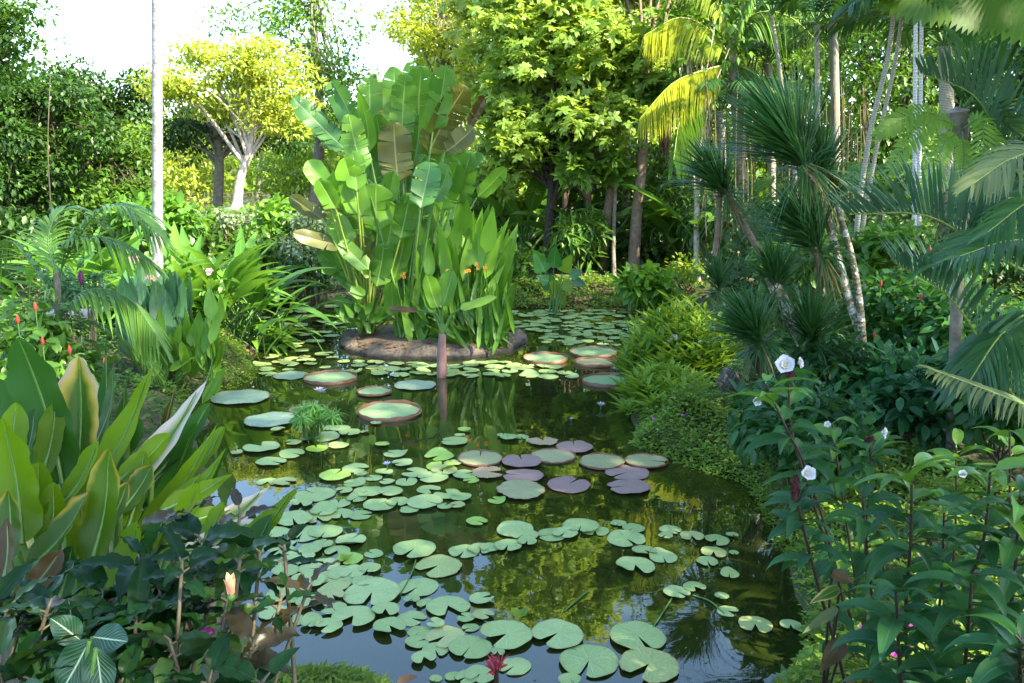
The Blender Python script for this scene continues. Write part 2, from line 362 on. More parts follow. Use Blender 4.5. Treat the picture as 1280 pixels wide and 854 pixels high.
# ---- long blades -------------------------------------------------------------
PROF = {
    'ellip': lambda v: np.sin(np.pi * np.clip(v, 0, 1) ** .85) ** .8,
    'lance': lambda v: np.sin(np.pi * np.clip(v, 0, 1) ** .62) ** .95,
    'paddle': lambda v: np.clip(np.minimum((v / .12) ** .5, 1) * np.minimum(((1.0 - v) / .22).clip(0) ** .55, 1), 0, 1) * (.88 + .12 * np.sin(np.pi * v)),
    'heart': lambda v: np.sqrt(np.clip(v / .16, 0, 1)) * np.clip(1.02 - v, 0, 1) ** .62 * 1.05,
    'petal': lambda v: np.clip(v, 0, 1) ** .55 * np.sqrt(np.clip(1.0 - np.clip(v, 0, 1) ** 5, 0, 1)),
    'strap': lambda v: np.clip(np.minimum((v / .1) ** .4 * .8 + .2, 1) * (1 - v ** 3), 0, 1),
}
def blade(mb, P, W, Nh, prof='ellip', fold=.25, nc=2, wav=0, wf=14, tears=0, mat=0, nr=None, twist=0, nz=0):
    """P: spine points; W: full width; Nh: normal hint (upper face)"""
    P = np.asarray(P, float); n0 = len(P); nr = nr or n0
    def sp(v):
        x = np.clip(v, 0, 1) * (n0 - 1); i = np.minimum(x.astype(int), n0 - 2); f = (x - i)[..., None]
        return P[i] * (1 - f) + P[i + 1] * f
    T0 = nrm(np.gradient(P, axis=0))
    def fr(v):
        x = np.clip(v, 0, 1) * (n0 - 1); i = np.minimum(x.astype(int), n0 - 2); f = (x - i)[..., None]
        T = nrm(T0[i] * (1 - f) + T0[i + 1] * f)
        Sd = nrm(np.cross(T, np.asarray(Nh, float))); Nn = np.cross(Sd, T)
        if twist:
            a = (twist * v)[..., None]; Sd, Nn = Sd * np.cos(a) + Nn * np.sin(a), Nn * np.cos(a) - Sd * np.sin(a)
        return T, Sd, Nn
    ph = rng.random() * 6.28
    if not tears:
        v = np.linspace(0, 1, nr)[:, None] * np.ones((1, 2 * nc + 1)); c = np.linspace(-1, 1, 2 * nc + 1)[None] * np.ones((nr, 1))
        T, Sd, Nn = fr(v); w = PROF[prof](v) * W / 2
        if nz: w = w * (1 + nz * np.sin(v * 37 + ph) * np.abs(c))
        z = np.abs(c) * np.sin(fold) * w + wav * W * c * c * np.sin(v * wf + ph + (c > 0) * 1.7)
        V = sp(v) + Sd * (w * c * math.cos(fold))[..., None] + Nn * z[..., None]
        uv = np.stack([c * .5 + .5, v], -1); m = 2 * nc + 1
        i = np.arange(nr - 1)[:, None] * m; j = np.arange(m - 1)[None]
        Q = np.stack([i + j, i + j + 1, i + m + j + 1, i + m + j], -1).reshape(-1, 4)
        mb.add(V.reshape(-1, 3), Q, uv.reshape(-1, 2), mat)
    else:
        for sgn in (-1, 1):
            cuts = np.unique(np.concatenate([[0.0, 1.0], np.sort(rng.random(tears) * .86 + .08)]))
            for a, b in zip(cuts[:-1], cuts[1:]):
                if b - a < .012: continue
                k = max(2, int((b - a) * nr) + 1); v0 = np.linspace(a, b, k)[:, None] * np.ones((1, nc + 1)); c = np.linspace(0, 1, nc + 1)[None] * np.ones((k, 1))
                gap = .10 + .18 * rng.random() if (b - a) < .5 else .04
                vm = (a + b) / 2; v = vm + (v0 - vm) * (1 - gap * c ** 1.5) + .045 * c
                T, Sd, Nn = fr(v0); w = PROF[prof](v0) * W / 2 * (1 - .1 * rng.random()); f = fold + rng.normal() * .14
                z = c * np.sin(f) * w - .10 * W * c * c * rng.random() + wav * W * c * np.sin(v0 * wf + ph)
                V = sp(np.clip(v, 0, 1)) + Sd * (sgn * w * c * math.cos(f))[..., None] + Nn * z[..., None]
                uv = np.stack([sgn * c * .5 + .5, v0], -1); m = nc + 1
                i = np.arange(k - 1)[:, None] * m; j = np.arange(m - 1)[None]
                Q = np.stack([i + j, i + j + 1, i + m + j + 1, i + m + j], -1).reshape(-1, 4)
                mb.add(V.reshape(-1, 3), Q, uv.reshape(-1, 2), mat)
def arc(base, az, e0, e1, Ln, n=9, pw=1.3):
    t = (np.arange(n - 1) + .5) / (n - 1); el = e0 + (e1 - e0) * t ** pw; ds = Ln / (n - 1)
    d = np.stack([np.cos(el) * math.cos(az), np.cos(el) * math.sin(az), np.sin(el)], 1) * ds
    return np.vstack([np.zeros(3), np.cumsum(d, 0)]) + np.asarray(base)
def arc_leaf(mb, base, az, e0, e1, pet, Ln, W, prof='lance', fold=.3, n=9, nc=1, mat=0, pmat=1, pr=.006, tears=0, wav=0, roll=0, **k):
    p = arc(base, az, e0, e1, pet + Ln, n + 3)
    f = pet / (pet + Ln); tot = len(p)
    x = np.linspace(0, 1, tot)
    if pet > 0:
        q = np.array([[np.interp(s, x, p[:, a]) for a in range(3)] for s in np.linspace(0, f + .03, 4)])
        tube_mb(mb, q, np.linspace(pr * 1.4, pr, len(q)), 5, pmat, False)
    q = np.array([[np.interp(s, x, p[:, a]) for a in range(3)] for s in np.linspace(f, 1, n)])
    up = np.array([-math.sin(az) * math.sin(roll), math.cos(az) * math.sin(roll), math.cos(roll)]) + .001
    d = nrm(q[-1] - q[0]); 
    if abs(d[2]) > .75: up = up + np.array([-math.cos(az), -math.sin(az), 0]) * .9
    blade(mb, q, W, up, prof, fold, nc, wav, mat=mat, tears=tears, **k)
def leaf_ab(mb, A, B, W, Nh=(0, -1, .3), bow=.08, sag=.0, prof='ellip', n=10, **k):
    A = np.asarray(A, float); B = np.asarray(B, float); t = np.linspace(0, 1, n)[:, None]; d = np.linalg.norm(B - A)
    P = A * (1 - t) + B * t + nrm(Nh) * (-bow * d * 4 * t * (1 - t)) - np.array([0, 0, 1.]) * sag * d * t ** 3
    blade(mb, P, W, Nh, prof, **k)
# ---- palms -----------------------------------------------------------------
def frond(mb, P, n=40, Ll=.35, w=.03, ang=55, vee=.35, drp=.35, mat=0, rmat=1, rr=.012, up=(0, 0, 1), start=.12, cluster=False, seg=3):
    """pinnate frond along spine P; leaflets in V with droop"""
    P = np.asarray(P, float); n0 = len(P); T0 = nrm(np.gradient(P, axis=0))
    tube_mb(mb, P, np.linspace(rr, rr * .25, n0), 5, rmat)
    v = np.linspace(start, 1, n); x = v * (n0 - 1); i = np.minimum(x.astype(int), n0 - 2); f = (x - i)[:, None]
    C = P[i] * (1 - f) + P[i + 1] * f; T = nrm(T0[i] * (1 - f) + T0[i + 1] * f)
    Sd = nrm(np.cross(T, np.asarray(up, float))); Nn = np.cross(Sd, T)
    ln = Ll * (np.sin(np.pi * (.12 + .80 * (v - start) / (1 - start))) ** .7) * (.93 + .14 * rng.random(n))
    for sgn in (-1, 1):
        a = np.radians(ang - 25 * v + rng.normal(size=n) * 3)[:, None]
        ve = (vee + (rng.normal(size=n) * (.35 if cluster else .06)))[:, None]
        D = T * np.cos(a) + (Sd * sgn * np.cos(ve) + Nn * np.sin(ve)) * np.sin(a)
        Lw = nrm(np.cross(D, Nn + Sd * sgn * -.4))
        rows = []
        for k in range(seg + 1):
            s = k / seg; c = C + D * (ln * s)[:, None]; c = c - np.array([0, 0, 1.]) * (drp * ln * s ** 2.2)[:, None]
            ww = w * (.55 if k == 0 else (0.06 if k == seg else 1.0 - .25 * s))
            rows.append(np.stack([c - Lw * ww / 2, c + Lw * ww / 2], 1))
        V = np.stack(rows, 1).reshape(-1, 3); m = 2 * (seg + 1)
        b = (np.arange(n) * m)[:, None]; k = np.arange(seg)[None] * 2
        Q = np.stack([b + k, b + k + 1, b + k + 3, b + k + 2], -1).reshape(-1, 4)
        mb.add(V, Q, None, mat)
def tuft(mb, c, ax, n=160, Ln=.6, w=.022, spread=1.15, droop=.25, mat=0, lo=.0):
    ax = nrm(ax); a1 = nrm(np.cross(ax, [.3, .2, 1.])); a2 = np.cross(ax, a1)
    th = rng.random(n) * 6.283; ph = lo + (spread - lo) * rng.random(n) ** .75
    D = np.cos(ph)[:, None] * ax + np.sin(ph)[:, None] * (np.cos(th)[:, None] * a1 + np.sin(th)[:, None] * a2)
    ln = Ln * (.75 + .35 * rng.random(n)) * (1 - .12 * ph); base = np.asarray(c) - ax * (.22 * Ln * rng.random(n))[:, None] * (ph / spread)[:, None]
    Lw = nrm(np.cross(D, ax + rdir(n) * .2)); rows = []
    for k in range(4):
        s = k / 3; cc = base + D * (ln * s)[:, None] - np.array([0, 0, 1.]) * (droop * ln * s ** 2.5)[:, None]
        ww = w * (.6, 1, .8, .05)[k]; rows.append(np.stack([cc - Lw * ww / 2, cc + Lw * ww / 2], 1))
    V = np.stack(rows, 1).reshape(-1, 3); b = (np.arange(n) * 8)[:, None]; k = np.arange(3)[None] * 2
    mb.add(V, np.stack([b + k, b + k + 1, b + k + 3, b + k + 2], -1).reshape(-1, 4), None, mat)
def blob(mb, c, r, nu=10, nv=7, mat=0, bump_=.0):
    th = np.linspace(0, 2 * np.pi, nu, endpoint=False); ph = np.linspace(0, np.pi, nv)
    V = np.array([[math.sin(p) * math.cos(t), math.sin(p) * math.sin(t), math.cos(p)] for p in ph for t in th])
    if bump_: V = V * (1 + bump_ * np.sin(V @ np.array([5.1, 3.3, 4.7]) * 2.2 + c[0] * 9) )[:, None] * (1 + bump_ * .6 * np.sin(V @ np.array([-7.1, 6.3, 5.7]) * 1.7))[:, None]
    V = V * np.asarray(r) + np.asarray(c)
    Q = [[i * nu + j, i * nu + (j + 1) % nu, (i + 1) * nu + (j + 1) % nu, (i + 1) * nu + j] for i in range(nv - 1) for j in range(nu)]
    mb.add(V, Q, None, mat)
def petals(mb, c, ax, n, Ln, W, op=.9, cup=.3, prof='ellip', mat=0, wav=.05):
    ax = nrm(ax); a1 = nrm(np.cross(ax, [.31, .2, .9])); a2 = np.cross(ax, a1); r0 = rng.random() * 6.28
    for i in range(n):
        t = r0 + i / n * 6.283; o = op * (.85 + .3 * rng.random())
        rad = math.cos(t) * a1 + math.sin(t) * a2
        pts = [np.asarray(c) + rad * Ln * s * math.sin(o * (.6 + .4 * s)) + ax * Ln * s * math.cos(o * (.5 + cup * s)) for s in np.linspace(0, 1, 6)]
        blade(mb, pts, W, ax - rad * .5, prof, .2, 2, wav, mat=mat)
# ------------------------------------------------------------------ pond outline, ground, water
POND = np.array([onz(*p)[:2] for p in [(338, 846), (470, 858), (700, 905), (940, 880), (978, 835), (1003, 790), (1006, 740), (990, 690), (965, 640),
    (948, 602), (915, 582), (860, 566), (808, 545), (790, 515), (800, 470), (842, 435), (870, 410), (858, 394), (800, 384), (740, 380), (650, 378),
    (560, 374), (440, 376), (330, 383), (300, 393), (290, 412), (320, 438), (316, 464), (270, 480), (240, 495), (236, 515), (250, 545), (258, 580), (262, 640), (285, 720), (318, 790)]])
ISL = np.array([-1.36, 14.75]); ISR = (1.52, 1.38)
def sdist(x, y):
    x = np.asarray(x, float); y = np.asarray(y, float); sh = x.shape; p = np.stack([x.ravel(), y.ravel()], 1)
    best = np.full(len(p), 1e9); ins = np.zeros(len(p), bool); n = len(POND)
    for i in range(n):
        a, b = POND[i], POND[(i + 1) % n]; e = b - a; q = p - a
        t = np.clip(q @ e / (e @ e), 0, 1); best = np.minimum(best, np.linalg.norm(q - t[:, None] * e, axis=1))
        c = (a[1] > p[:, 1]) != (b[1] > p[:, 1]); xi = a[0] + (p[:, 1] - a[1]) / (b[1] - a[1] + 1e-12) * e[0]
        ins ^= c & (p[:, 0] < xi)
    return np.where(ins, -best, best).reshape(sh)
def wob(x, y): return .05 * np.sin(1.7 * x + .6 * y) + .04 * np.sin(2.3 * y - 1.1 * x) + .02 * np.sin(5.1 * x + 4.3 * y)
def gz(x, y):
    x = np.asarray(x, float); y = np.asarray(y, float); s = sdist(x, y) + .06 * np.sin(x * 3.1 + y * 2.3) + .04 * np.sin(6.3 * x - 5.1 * y)
    out = np.where(s > 0, .14 * (1 - np.exp(-s / .12)) + .25 * np.clip(s / 3, 0, 1) + wob(x, y) * np.clip(s, 0, 1), -.75 * (1 - np.exp(s / .35)))
    out = out + np.where(s > 0, .20 * np.clip(4.8 - y, 0, 6) * np.clip(s / .6, 0, 1), 0)
    out = out + .035 * np.clip(y - 24, 0, 60)
    return out
xs = np.concatenate([-(10 ** np.linspace(2.5, 1.10, 14)), np.arange(-12, 12.01, .14), 10 ** np.linspace(1.10, 2.5, 14)])
ys = np.concatenate([-(10 ** np.linspace(2.3, .75, 8)), np.arange(-4.5, 25, .14), 25 + 10 ** np.linspace(-.3, 2.5, 18)])
X, Y = np.meshgrid(xs, ys); Z = gz(X, Y); nx, ny = len(xs), len(ys)
i = np.arange(ny - 1)[:, None] * nx; j = np.arange(nx - 1)[None]
gb = MB(); gb.add(np.stack([X, Y, Z], -1).reshape(-1, 3), np.stack([i + j, i + j + 1, i + nx + j + 1, i + nx + j], -1).reshape(-1, 4))
gm, t, p, out = mat('soil_and_moss')
n1 = noise(t, 1.3, 5); n2 = noise(t, 25, 6, rough=.7)
c = mixc(t, ramp(t, n1, .42, .56), (.055, .040, .024), (.030, .060, .012)); c = mixc(t, ramp(t, n2, .45, .7), c, (.10, .08, .045))
t.links.new(c, p.inputs[0]); p.inputs['Roughness'].default_value = .95; bump(t, p, n2, .6, .03)
tag(gb.obj('ground', gm), kind='structure')
wm, t, p, out = mat('pond_water')
co = N(t, 'ShaderNodeTexCoord').outputs['Object']
mp = N(t, 'ShaderNodeMapping'); mp.inputs['Scale'].default_value = (1, 1.0, 1); t.links.new(co, mp.inputs[0])
w1 = noise(t, 1.4, 2, mp.outputs[0]); w2 = noise(t, 9, 2, mp.outputs[0])
hh = M_(t, 'ADD', M_(t, 'MULTIPLY', w1, .9), M_(t, 'MULTIPLY', w2, .05))
bp = N(t, 'ShaderNodeBump'); bp.inputs['Strength'].default_value = .16; bp.inputs['Distance'].default_value = .03; t.links.new(hh, bp.inputs['Height'])
t.links.new(bp.outputs[0], p.inputs['Normal'])
murk = mixc(t, ramp(t, noise(t, .5, 3), .35, .65), (.014, .022, .004), (.024, .032, .007))
t.links.new(murk, p.inputs[0]); p.inputs['Roughness'].default_value = .015; p.inputs['IOR'].default_value = 1.5; p.inputs['Specular IOR Level'].default_value = .95
wb = MB(); gx = np.linspace(-9, 9, 37); gy = np.linspace(2.5, 22, 40); X, Y = np.meshgrid(gx, gy)
i = np.arange(39)[:, None] * 37; j = np.arange(36)[None]
wb.add(np.stack([X, Y, X * 0], -1).reshape(-1, 3), np.stack([i + j, i + j + 1, i + 37 + j + 1, i + 37 + j], -1).reshape(-1, 4))
tag(wb.obj('water', wm), kind='structure')

# ------------------------------------------------------------------ island of rough concrete with soil
rimm, t, p, out = mat('weathered_concrete')
ob = N(t, 'ShaderNodeTexCoord').outputs['Object']; sx = N(t, 'ShaderNodeSeparateXYZ'); gp_ = N(t, 'ShaderNodeNewGeometry').outputs['Position']; t.links.new(gp_, sx.inputs[0])
n3 = noise(t, 5, 6, ob, .7); n4 = noise(t, 28, 5, ob, .7)
col = mixc(t, ramp(t, n3, .38, .62), (.20, .15, .115), (.085, .070, .055)); col = mixc(t, M_(t, 'MULTIPLY', ramp(t, n4, .5, .7), .5), col, (.28, .22, .18))
col = mixc(t, ramp(t, M_(t, 'ADD', sx.outputs[2], M_(t, 'MULTIPLY', n3, .12)), .135, .09), col, (.022, .020, .016))
t.links.new(col, p.inputs[0]); p.inputs['Roughness'].default_value = .85; bump(t, p, M_(t, 'ADD', n3, M_(t, 'MULTIPLY', n4, .5)), 1.0, .05)
soilm = plain('leaf_litter', (.24, .16, .12), (.10, .07, .045), .95, 38, 1.0)
isl = tag(thing('island', None, None, (*ISL, 0)), kind='structure')
ib = MB(); nu = 300; th = np.linspace(0, 2 * np.pi, nu, endpoint=False)
prof = [(1.08, -.5), (1.06, -.06), (1.05, .015), (1.035, .05), (1.0, .085), (.96, .12), (.91, .128), (.84, .02)]
wv = .018 * np.sin(5 * th) + .014 * np.sin(9 * th + 1) + .010 * np.sin(17 * th) + .006 * np.sin(41 * th + 2) - .03 * (np.sin(13 * th + np.sin(7 * th)) > .96)
V = [[ISL[0] + ISR[0] * r * (1 + w_) * math.cos(a), ISL[1] + ISR[1] * r * (1 + w_) * math.sin(a), z * (1 + .30 * math.sin(4 * a + 1) + .16 * math.sin(11 * a) + .10 * math.sin(23 * a)) + .010 * rng.normal() * (z > .02)] for r, z in prof for a, w_ in zip(th, wv)]
Q = [[a * nu + b, a * nu + (b + 1) % nu, (a + 1) * nu + (b + 1) % nu, (a + 1) * nu + b] for a in range(len(prof) - 1) for b in range(nu)]
ib.add(V, Q); ib.obj('rim', rimm, isl)
sb = MB(); V = [[ISL[0] + ISR[0] * .95 * r * math.cos(a), ISL[1] + ISR[1] * .95 * r * math.sin(a), .085 + .035 * (r < .9) + .10 * (1 - r ** 2) + .012 * math.sin(9 * a + r * 20)] for r in (1, .85, .65, .4, .15) for a in th]
Q = [[a * nu + b, a * nu + (b + 1) % nu, (a + 1) * nu + (b + 1) % nu, (a + 1) * nu + b] for a in range(4) for b in range(nu)]
sb.add(V, Q); sb.obj('soil', soilm, isl)
dl = MB(); kk = 420; aa = rng.random(kk) * 6.283; r_ = np.sqrt(rng.random(kk)) * .97
DD = rdir(kk); DD[:, 2] *= .2; scatter(dl, 'oval', np.stack([ISL[0] + ISR[0] * r_ * np.cos(aa), ISL[1] + ISR[1] * r_ * np.sin(aa), .135 + .05 * (1 - r_) + .02 * rng.random(kk)], 1), DD, rdir(kk) * .3 + [0, 0, 1], .05 + .09 * rng.random(kk))
o_ = dl.obj('dead_leaves', plain('dead_leaf_island', (.24, .14, .07), (.12, .07, .03), .8, 3), isl); o_['kind'] = 'stuff'
# concrete kerb on the far left shore
kb = MB()
pts = [onz(*q) + np.array([0, 0, .05]) for q in [(296, 392), (330, 384), (375, 380), (420, 377), (470, 376)]]
pp = bez(pts, 30); kv = []
for a, pt in enumerate(pp):
    k = .85 + .3 * rng.random()
    for dy, dz in ((-.14, -.25), (-.15, .02), (-.10, .11 * k), (.0, .15 * k), (.22, .12)): kv.append(pt + np.array([0, dy + .03 * rng.random(), dz]))
kb.add(kv, [[a * 5 + b, a * 5 + b + 1, (a + 1) * 5 + b + 1, (a + 1) * 5 + b] for a in range(len(pp) - 1) for b in range(4)])
tag(kb.obj('pond_kerb', rimm), 'low pale weathered concrete edging along the far left shore of the pond', 'kerb')

# ------------------------------------------------------------------ trees behind
def P(px, py, Y): return at(px, py, Y)
def crownpx(px, py, Y, rx, ry, n, rd=None):
    m = mpp(px, py, Y); return (at(px, py, Y), (rx * m, rd or (rx + ry) / 2 * m, ry * m), n)
def G(px, Y, dz=0):
    """ground point at depth Y under pixel column px"""
    x = (px - 640) / FOC * Y / math.cos(PITCH) * 1.0; return np.array([x, Y, float(gz(x, Y)) + dz])
g_bt = 'trees behind the pond'
make_tree('broadleaf_tree', 'dense dark green leafy tree at the left edge, its foliage reaching nearly to the ground', [G(40, 21), P(45, 200, 21), P(40, 120, 21)], .12, .05,
    [crownpx(30, 190, 21, 75, 70, 38), crownpx(20, 260, 20.5, 80, 50, 22), crownpx(78, 118, 21, 28, 14, 6), crownpx(118, 168, 21, 26, 16, 6), crownpx(15, 105, 21, 34, 20, 8)], MAT['leaf_dark'], MAT['bark_dark'], .15, 170, cr=.55, group=g_bt)
make_tree('broadleaf_tree', 'mid green bushy tree right of the dark tree at the left edge', [G(130, 23), P(128, 230, 23), P(130, 180, 23)], .10, .04,
    [crownpx(125, 225, 23, 70, 45, 32), crownpx(165, 190, 23, 26, 20, 7), crownpx(108, 172, 23, 24, 14, 5), crownpx(95, 260, 22, 90, 40, 28), crownpx(170, 262, 22, 50, 30, 12)], MAT['leaf_mid'], MAT['bark_dark'], .15, 150, cr=.5, group=g_bt)
make_tree('broadleaf_tree', 'thin branched tree with sparse leaves in the top left corner against the sky', [G(-60, 17), P(-50, 150, 17), P(10, 60, 17)], .14, .03,
    [crownpx(5, 25, 17, 48, 45, 26), crownpx(-60, 30, 17, 60, 60, 12), crownpx(20, 95, 17, 30, 20, 5)], MAT['leaf_mid'], MAT['bark_dark'], .12, 90, cr=.42, group=g_bt)
make_tree('broadleaf_tree', 'small dark forked tree with a flat crown just left of the tall pole trunk', [G(145, 30), P(145, 170, 30), P(150, 140, 30)], .16, .08,
    [crownpx(150, 120, 30, 55, 26, 26), crownpx(90, 105, 30, 40, 22, 14), crownpx(60, 130, 29, 40, 26, 12)], MAT['leaf_dark'], MAT['bark_dark'], .18, 110, cr=.6, group=g_bt)
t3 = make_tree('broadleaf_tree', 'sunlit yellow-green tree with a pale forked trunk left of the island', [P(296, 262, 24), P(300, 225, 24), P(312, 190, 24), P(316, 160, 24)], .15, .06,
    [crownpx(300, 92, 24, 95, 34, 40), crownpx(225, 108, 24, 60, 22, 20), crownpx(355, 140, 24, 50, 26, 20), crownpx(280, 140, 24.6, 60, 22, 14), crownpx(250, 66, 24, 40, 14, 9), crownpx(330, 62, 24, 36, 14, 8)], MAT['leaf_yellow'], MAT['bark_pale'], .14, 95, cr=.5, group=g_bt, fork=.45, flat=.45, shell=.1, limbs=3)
make_tree('broadleaf_tree', 'brown trunked tree with a dark spreading limb beside the pale forked trunk', [G(276, 25.5), P(274, 210, 25.5), P(270, 160, 25.5)], .17, .10,
    [crownpx(240, 165, 26, 70, 26, 26), crownpx(330, 170, 26.5, 60, 22, 16)], MAT['leaf_dark'], MAT['bark_grey'], .16, 90, cr=.5, group=g_bt)
make_tree('broadleaf_tree', 'tall airy tree with loose light green foliage, sky showing through, behind the paddle leaves', [G(398, 32), P(400, 150, 32), P(392, 30, 32), P(395, -40, 32)], .22, .08,
    [crownpx(365, 50, 32, 95, 60, 46), crownpx(415, 120, 32, 60, 60, 30), crownpx(400, -40, 32, 80, 50, 16)], MAT['leaf_light'], MAT['bark_grey'], .18, 85, cr=.75, group=g_bt)
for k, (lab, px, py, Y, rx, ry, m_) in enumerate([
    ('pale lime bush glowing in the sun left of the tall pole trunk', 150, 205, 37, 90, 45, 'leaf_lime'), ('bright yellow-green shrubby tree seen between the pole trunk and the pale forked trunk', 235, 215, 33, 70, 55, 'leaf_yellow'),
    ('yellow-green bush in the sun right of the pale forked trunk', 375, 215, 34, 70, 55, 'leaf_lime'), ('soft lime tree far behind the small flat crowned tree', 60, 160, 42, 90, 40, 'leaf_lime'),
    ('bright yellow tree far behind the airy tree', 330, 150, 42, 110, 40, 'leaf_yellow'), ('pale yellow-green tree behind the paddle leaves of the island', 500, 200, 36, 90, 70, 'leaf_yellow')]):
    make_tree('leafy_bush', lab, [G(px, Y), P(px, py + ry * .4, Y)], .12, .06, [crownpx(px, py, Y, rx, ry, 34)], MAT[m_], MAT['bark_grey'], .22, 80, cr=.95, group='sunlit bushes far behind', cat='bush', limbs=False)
make_tree('broadleaf_tree', 'fine leaved yellow-green tree rising behind the right side of the paddle leaves', [G(560, 29), P(560, 150, 29), P(550, 20, 29)], .2, .08,
    [crownpx(545, 30, 29, 60, 50, 30), crownpx(600, 90, 29, 60, 60, 24), crownpx(560, -70, 29, 90, 60, 22), crownpx(640, 200, 29, 80, 60, 24)], MAT['leaf_yellow'], MAT['bark_grey'], .17, 110, cr=.7, group=g_bt)
T6 = make_tree('whorled_leaf_tree', 'large tree with whorled light green leaves on a dark forked trunk right of island', [G(686, 21.5), P(686, 300, 21.5), P(690, 238, 21.5), P(694, 170, 21.5), P(700, 60, 21.5)], .15, .06,
    [crownpx(640, 175, 21.5, 60, 60, 26), crownpx(700, 120, 21.5, 100, 90, 60), crownpx(690, 40, 21.8, 110, 80, 56), crownpx(765, 120, 21.2, 55, 80, 26), crownpx(700, -80, 22, 120, 80, 40)],
    MAT['whorl_leaf'], MAT['bark_dark'], .18, 20, 'rosette', cr=.55, group=g_bt, fork=.4)
make_tree('whorled_leaf_tree', 'bright yellow-green whorled crown at the top centre behind the large whorled tree', [G(735, 25), P(735, 250, 25), P(720, 30, 25)], .14, .05,
    [crownpx(650, 20, 24, 90, 60, 40), crownpx(770, 60, 24.5, 60, 70, 28), crownpx(620, 100, 24.5, 50, 50, 16), crownpx(700, -110, 25, 140, 80, 40)], MAT['leaf_yellow'], MAT['bark_brown'], .18, 22, 'rosette', cr=.6, group=g_bt, fork=.5)
make_tree('whorled_leaf_tree', 'slender leaning brown trunk with a small whorled crown, left of the thick brown trunk', [G(752, 21.8), P(757, 290, 21.5), P(765, 222, 21.5), P(770, 190, 21.5)], .13, .07,
    [crownpx(745, 205, 21, 45, 28, 14)], MAT['leaf_light'], MAT['bark_brown'], .28, 9, 'rosette', cr=.4, group=g_bt)
make_tree('whorled_leaf_tree', 'thick straight brown trunk leaning slightly right, standing right of the whorled tree', [G(789, 21), P(796, 270, 21), P(803, 190, 21), P(806, 80, 21)], .15, .10,
    [crownpx(800, 100, 21.5, 30, 45, 10), crownpx(820, -60, 22, 70, 60, 20)], MAT['leaf_mid'], MAT['bark_brown'], .28, 9, 'rosette', cr=.4, group=g_bt, fork=.85)
make_tree('slender_tree', 'thin pale grey trunk between the two leaning brown trunks', [G(766, 20.6), P(767, 300, 20.9), P(771, 200, 21.4), P(775, 90, 22)], .055, .03, [crownpx(776, 70, 22, 30, 24, 6)], MAT['leaf_mid'], MAT['bark_grey'], .2, 30, cr=.3, limbs=False)
for k, (lab, px, Y, py) in enumerate([('thin brown trunk in the shade behind the large whorled tree, just right of its trunk', 702, 24, 150), ('thin grey trunk in the shade right of the thick brown trunk', 826, 25, 120), ('slim brown trunk in the shade at the right side of the far shore', 876, 23, 130),
    ('pale slim trunk behind the leftmost spiky green tuft', 868, 20, 100), ('slim grey trunk behind the middle spiky tufts', 925, 24, 60)]):
    make_tree('slender_tree', lab, [G(px, Y), P(px + 3, 270, Y), P(px + 8, py, Y)], .075, .05, [crownpx(px + 10, py - 60, Y, 50, 50, 12)], MAT['leaf_mid'], MAT['bark_brown' if k != 3 else 'bark_pale'], .22, 50, cr=.6, group='slim trunks in the shade')
# the darker, taller wood on the right
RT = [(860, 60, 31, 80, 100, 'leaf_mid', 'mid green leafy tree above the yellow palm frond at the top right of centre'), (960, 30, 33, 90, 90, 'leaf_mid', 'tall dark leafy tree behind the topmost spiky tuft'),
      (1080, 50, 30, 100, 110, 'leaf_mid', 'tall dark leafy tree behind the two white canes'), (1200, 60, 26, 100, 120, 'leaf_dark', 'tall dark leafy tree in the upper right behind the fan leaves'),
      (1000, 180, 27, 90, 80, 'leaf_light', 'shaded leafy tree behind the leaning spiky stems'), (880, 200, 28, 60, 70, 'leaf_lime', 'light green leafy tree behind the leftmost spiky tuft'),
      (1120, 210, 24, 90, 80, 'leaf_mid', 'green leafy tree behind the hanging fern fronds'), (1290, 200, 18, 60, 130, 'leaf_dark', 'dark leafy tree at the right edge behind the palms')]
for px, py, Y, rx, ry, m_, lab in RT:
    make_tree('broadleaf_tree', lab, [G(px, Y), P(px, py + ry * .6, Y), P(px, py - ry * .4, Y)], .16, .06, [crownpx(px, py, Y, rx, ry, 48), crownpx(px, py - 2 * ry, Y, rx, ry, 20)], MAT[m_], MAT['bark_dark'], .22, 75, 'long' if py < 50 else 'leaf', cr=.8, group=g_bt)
# shading trees on the right bank beyond the frame, crowns raised to shade the pond
for k, (x, y, lab) in enumerate([(10.0, 9.5, 'tall spreading tree on the right bank beyond the frame, nearest the dragon palms'), (9.0, 2.5, 'tall spreading tree on the right bank abreast of the viewer')]):
    make_tree('shade_tree', lab, [(x, y, .4), (x + .2, y, 6), (x - .2, y + .2, 11)], .3, .12, [((x - .3, y, 13.0), (3.8, 3.8, 2.0), 60), ((x + .5, y, 8.5), (3.2, 3.4, 2.4), 46)], MAT['leaf_dark'], MAT['bark_grey'], .30, 55, cr=.95, group='shade trees on the right bank')
make_tree('shade_tree', 'unseen tall spreading tree behind the viewer, crown extended to shade the pond', [(5.5, -4.5, 1.4), (5.5, -4.3, 5), (5.2, -3.3, 8.5)], .3, .12, [((5.4, -2.4, 9.2), (4.2, 3.8, 2.2), 84), ((7.4, .5, 9.6), (2.6, 2.6, 1.6), 44)], MAT['leaf_dark'], MAT['bark_grey'], .30, 55, cr=.95, group='shade trees on the right bank')  # smaller crown added out of view to shade the near pads
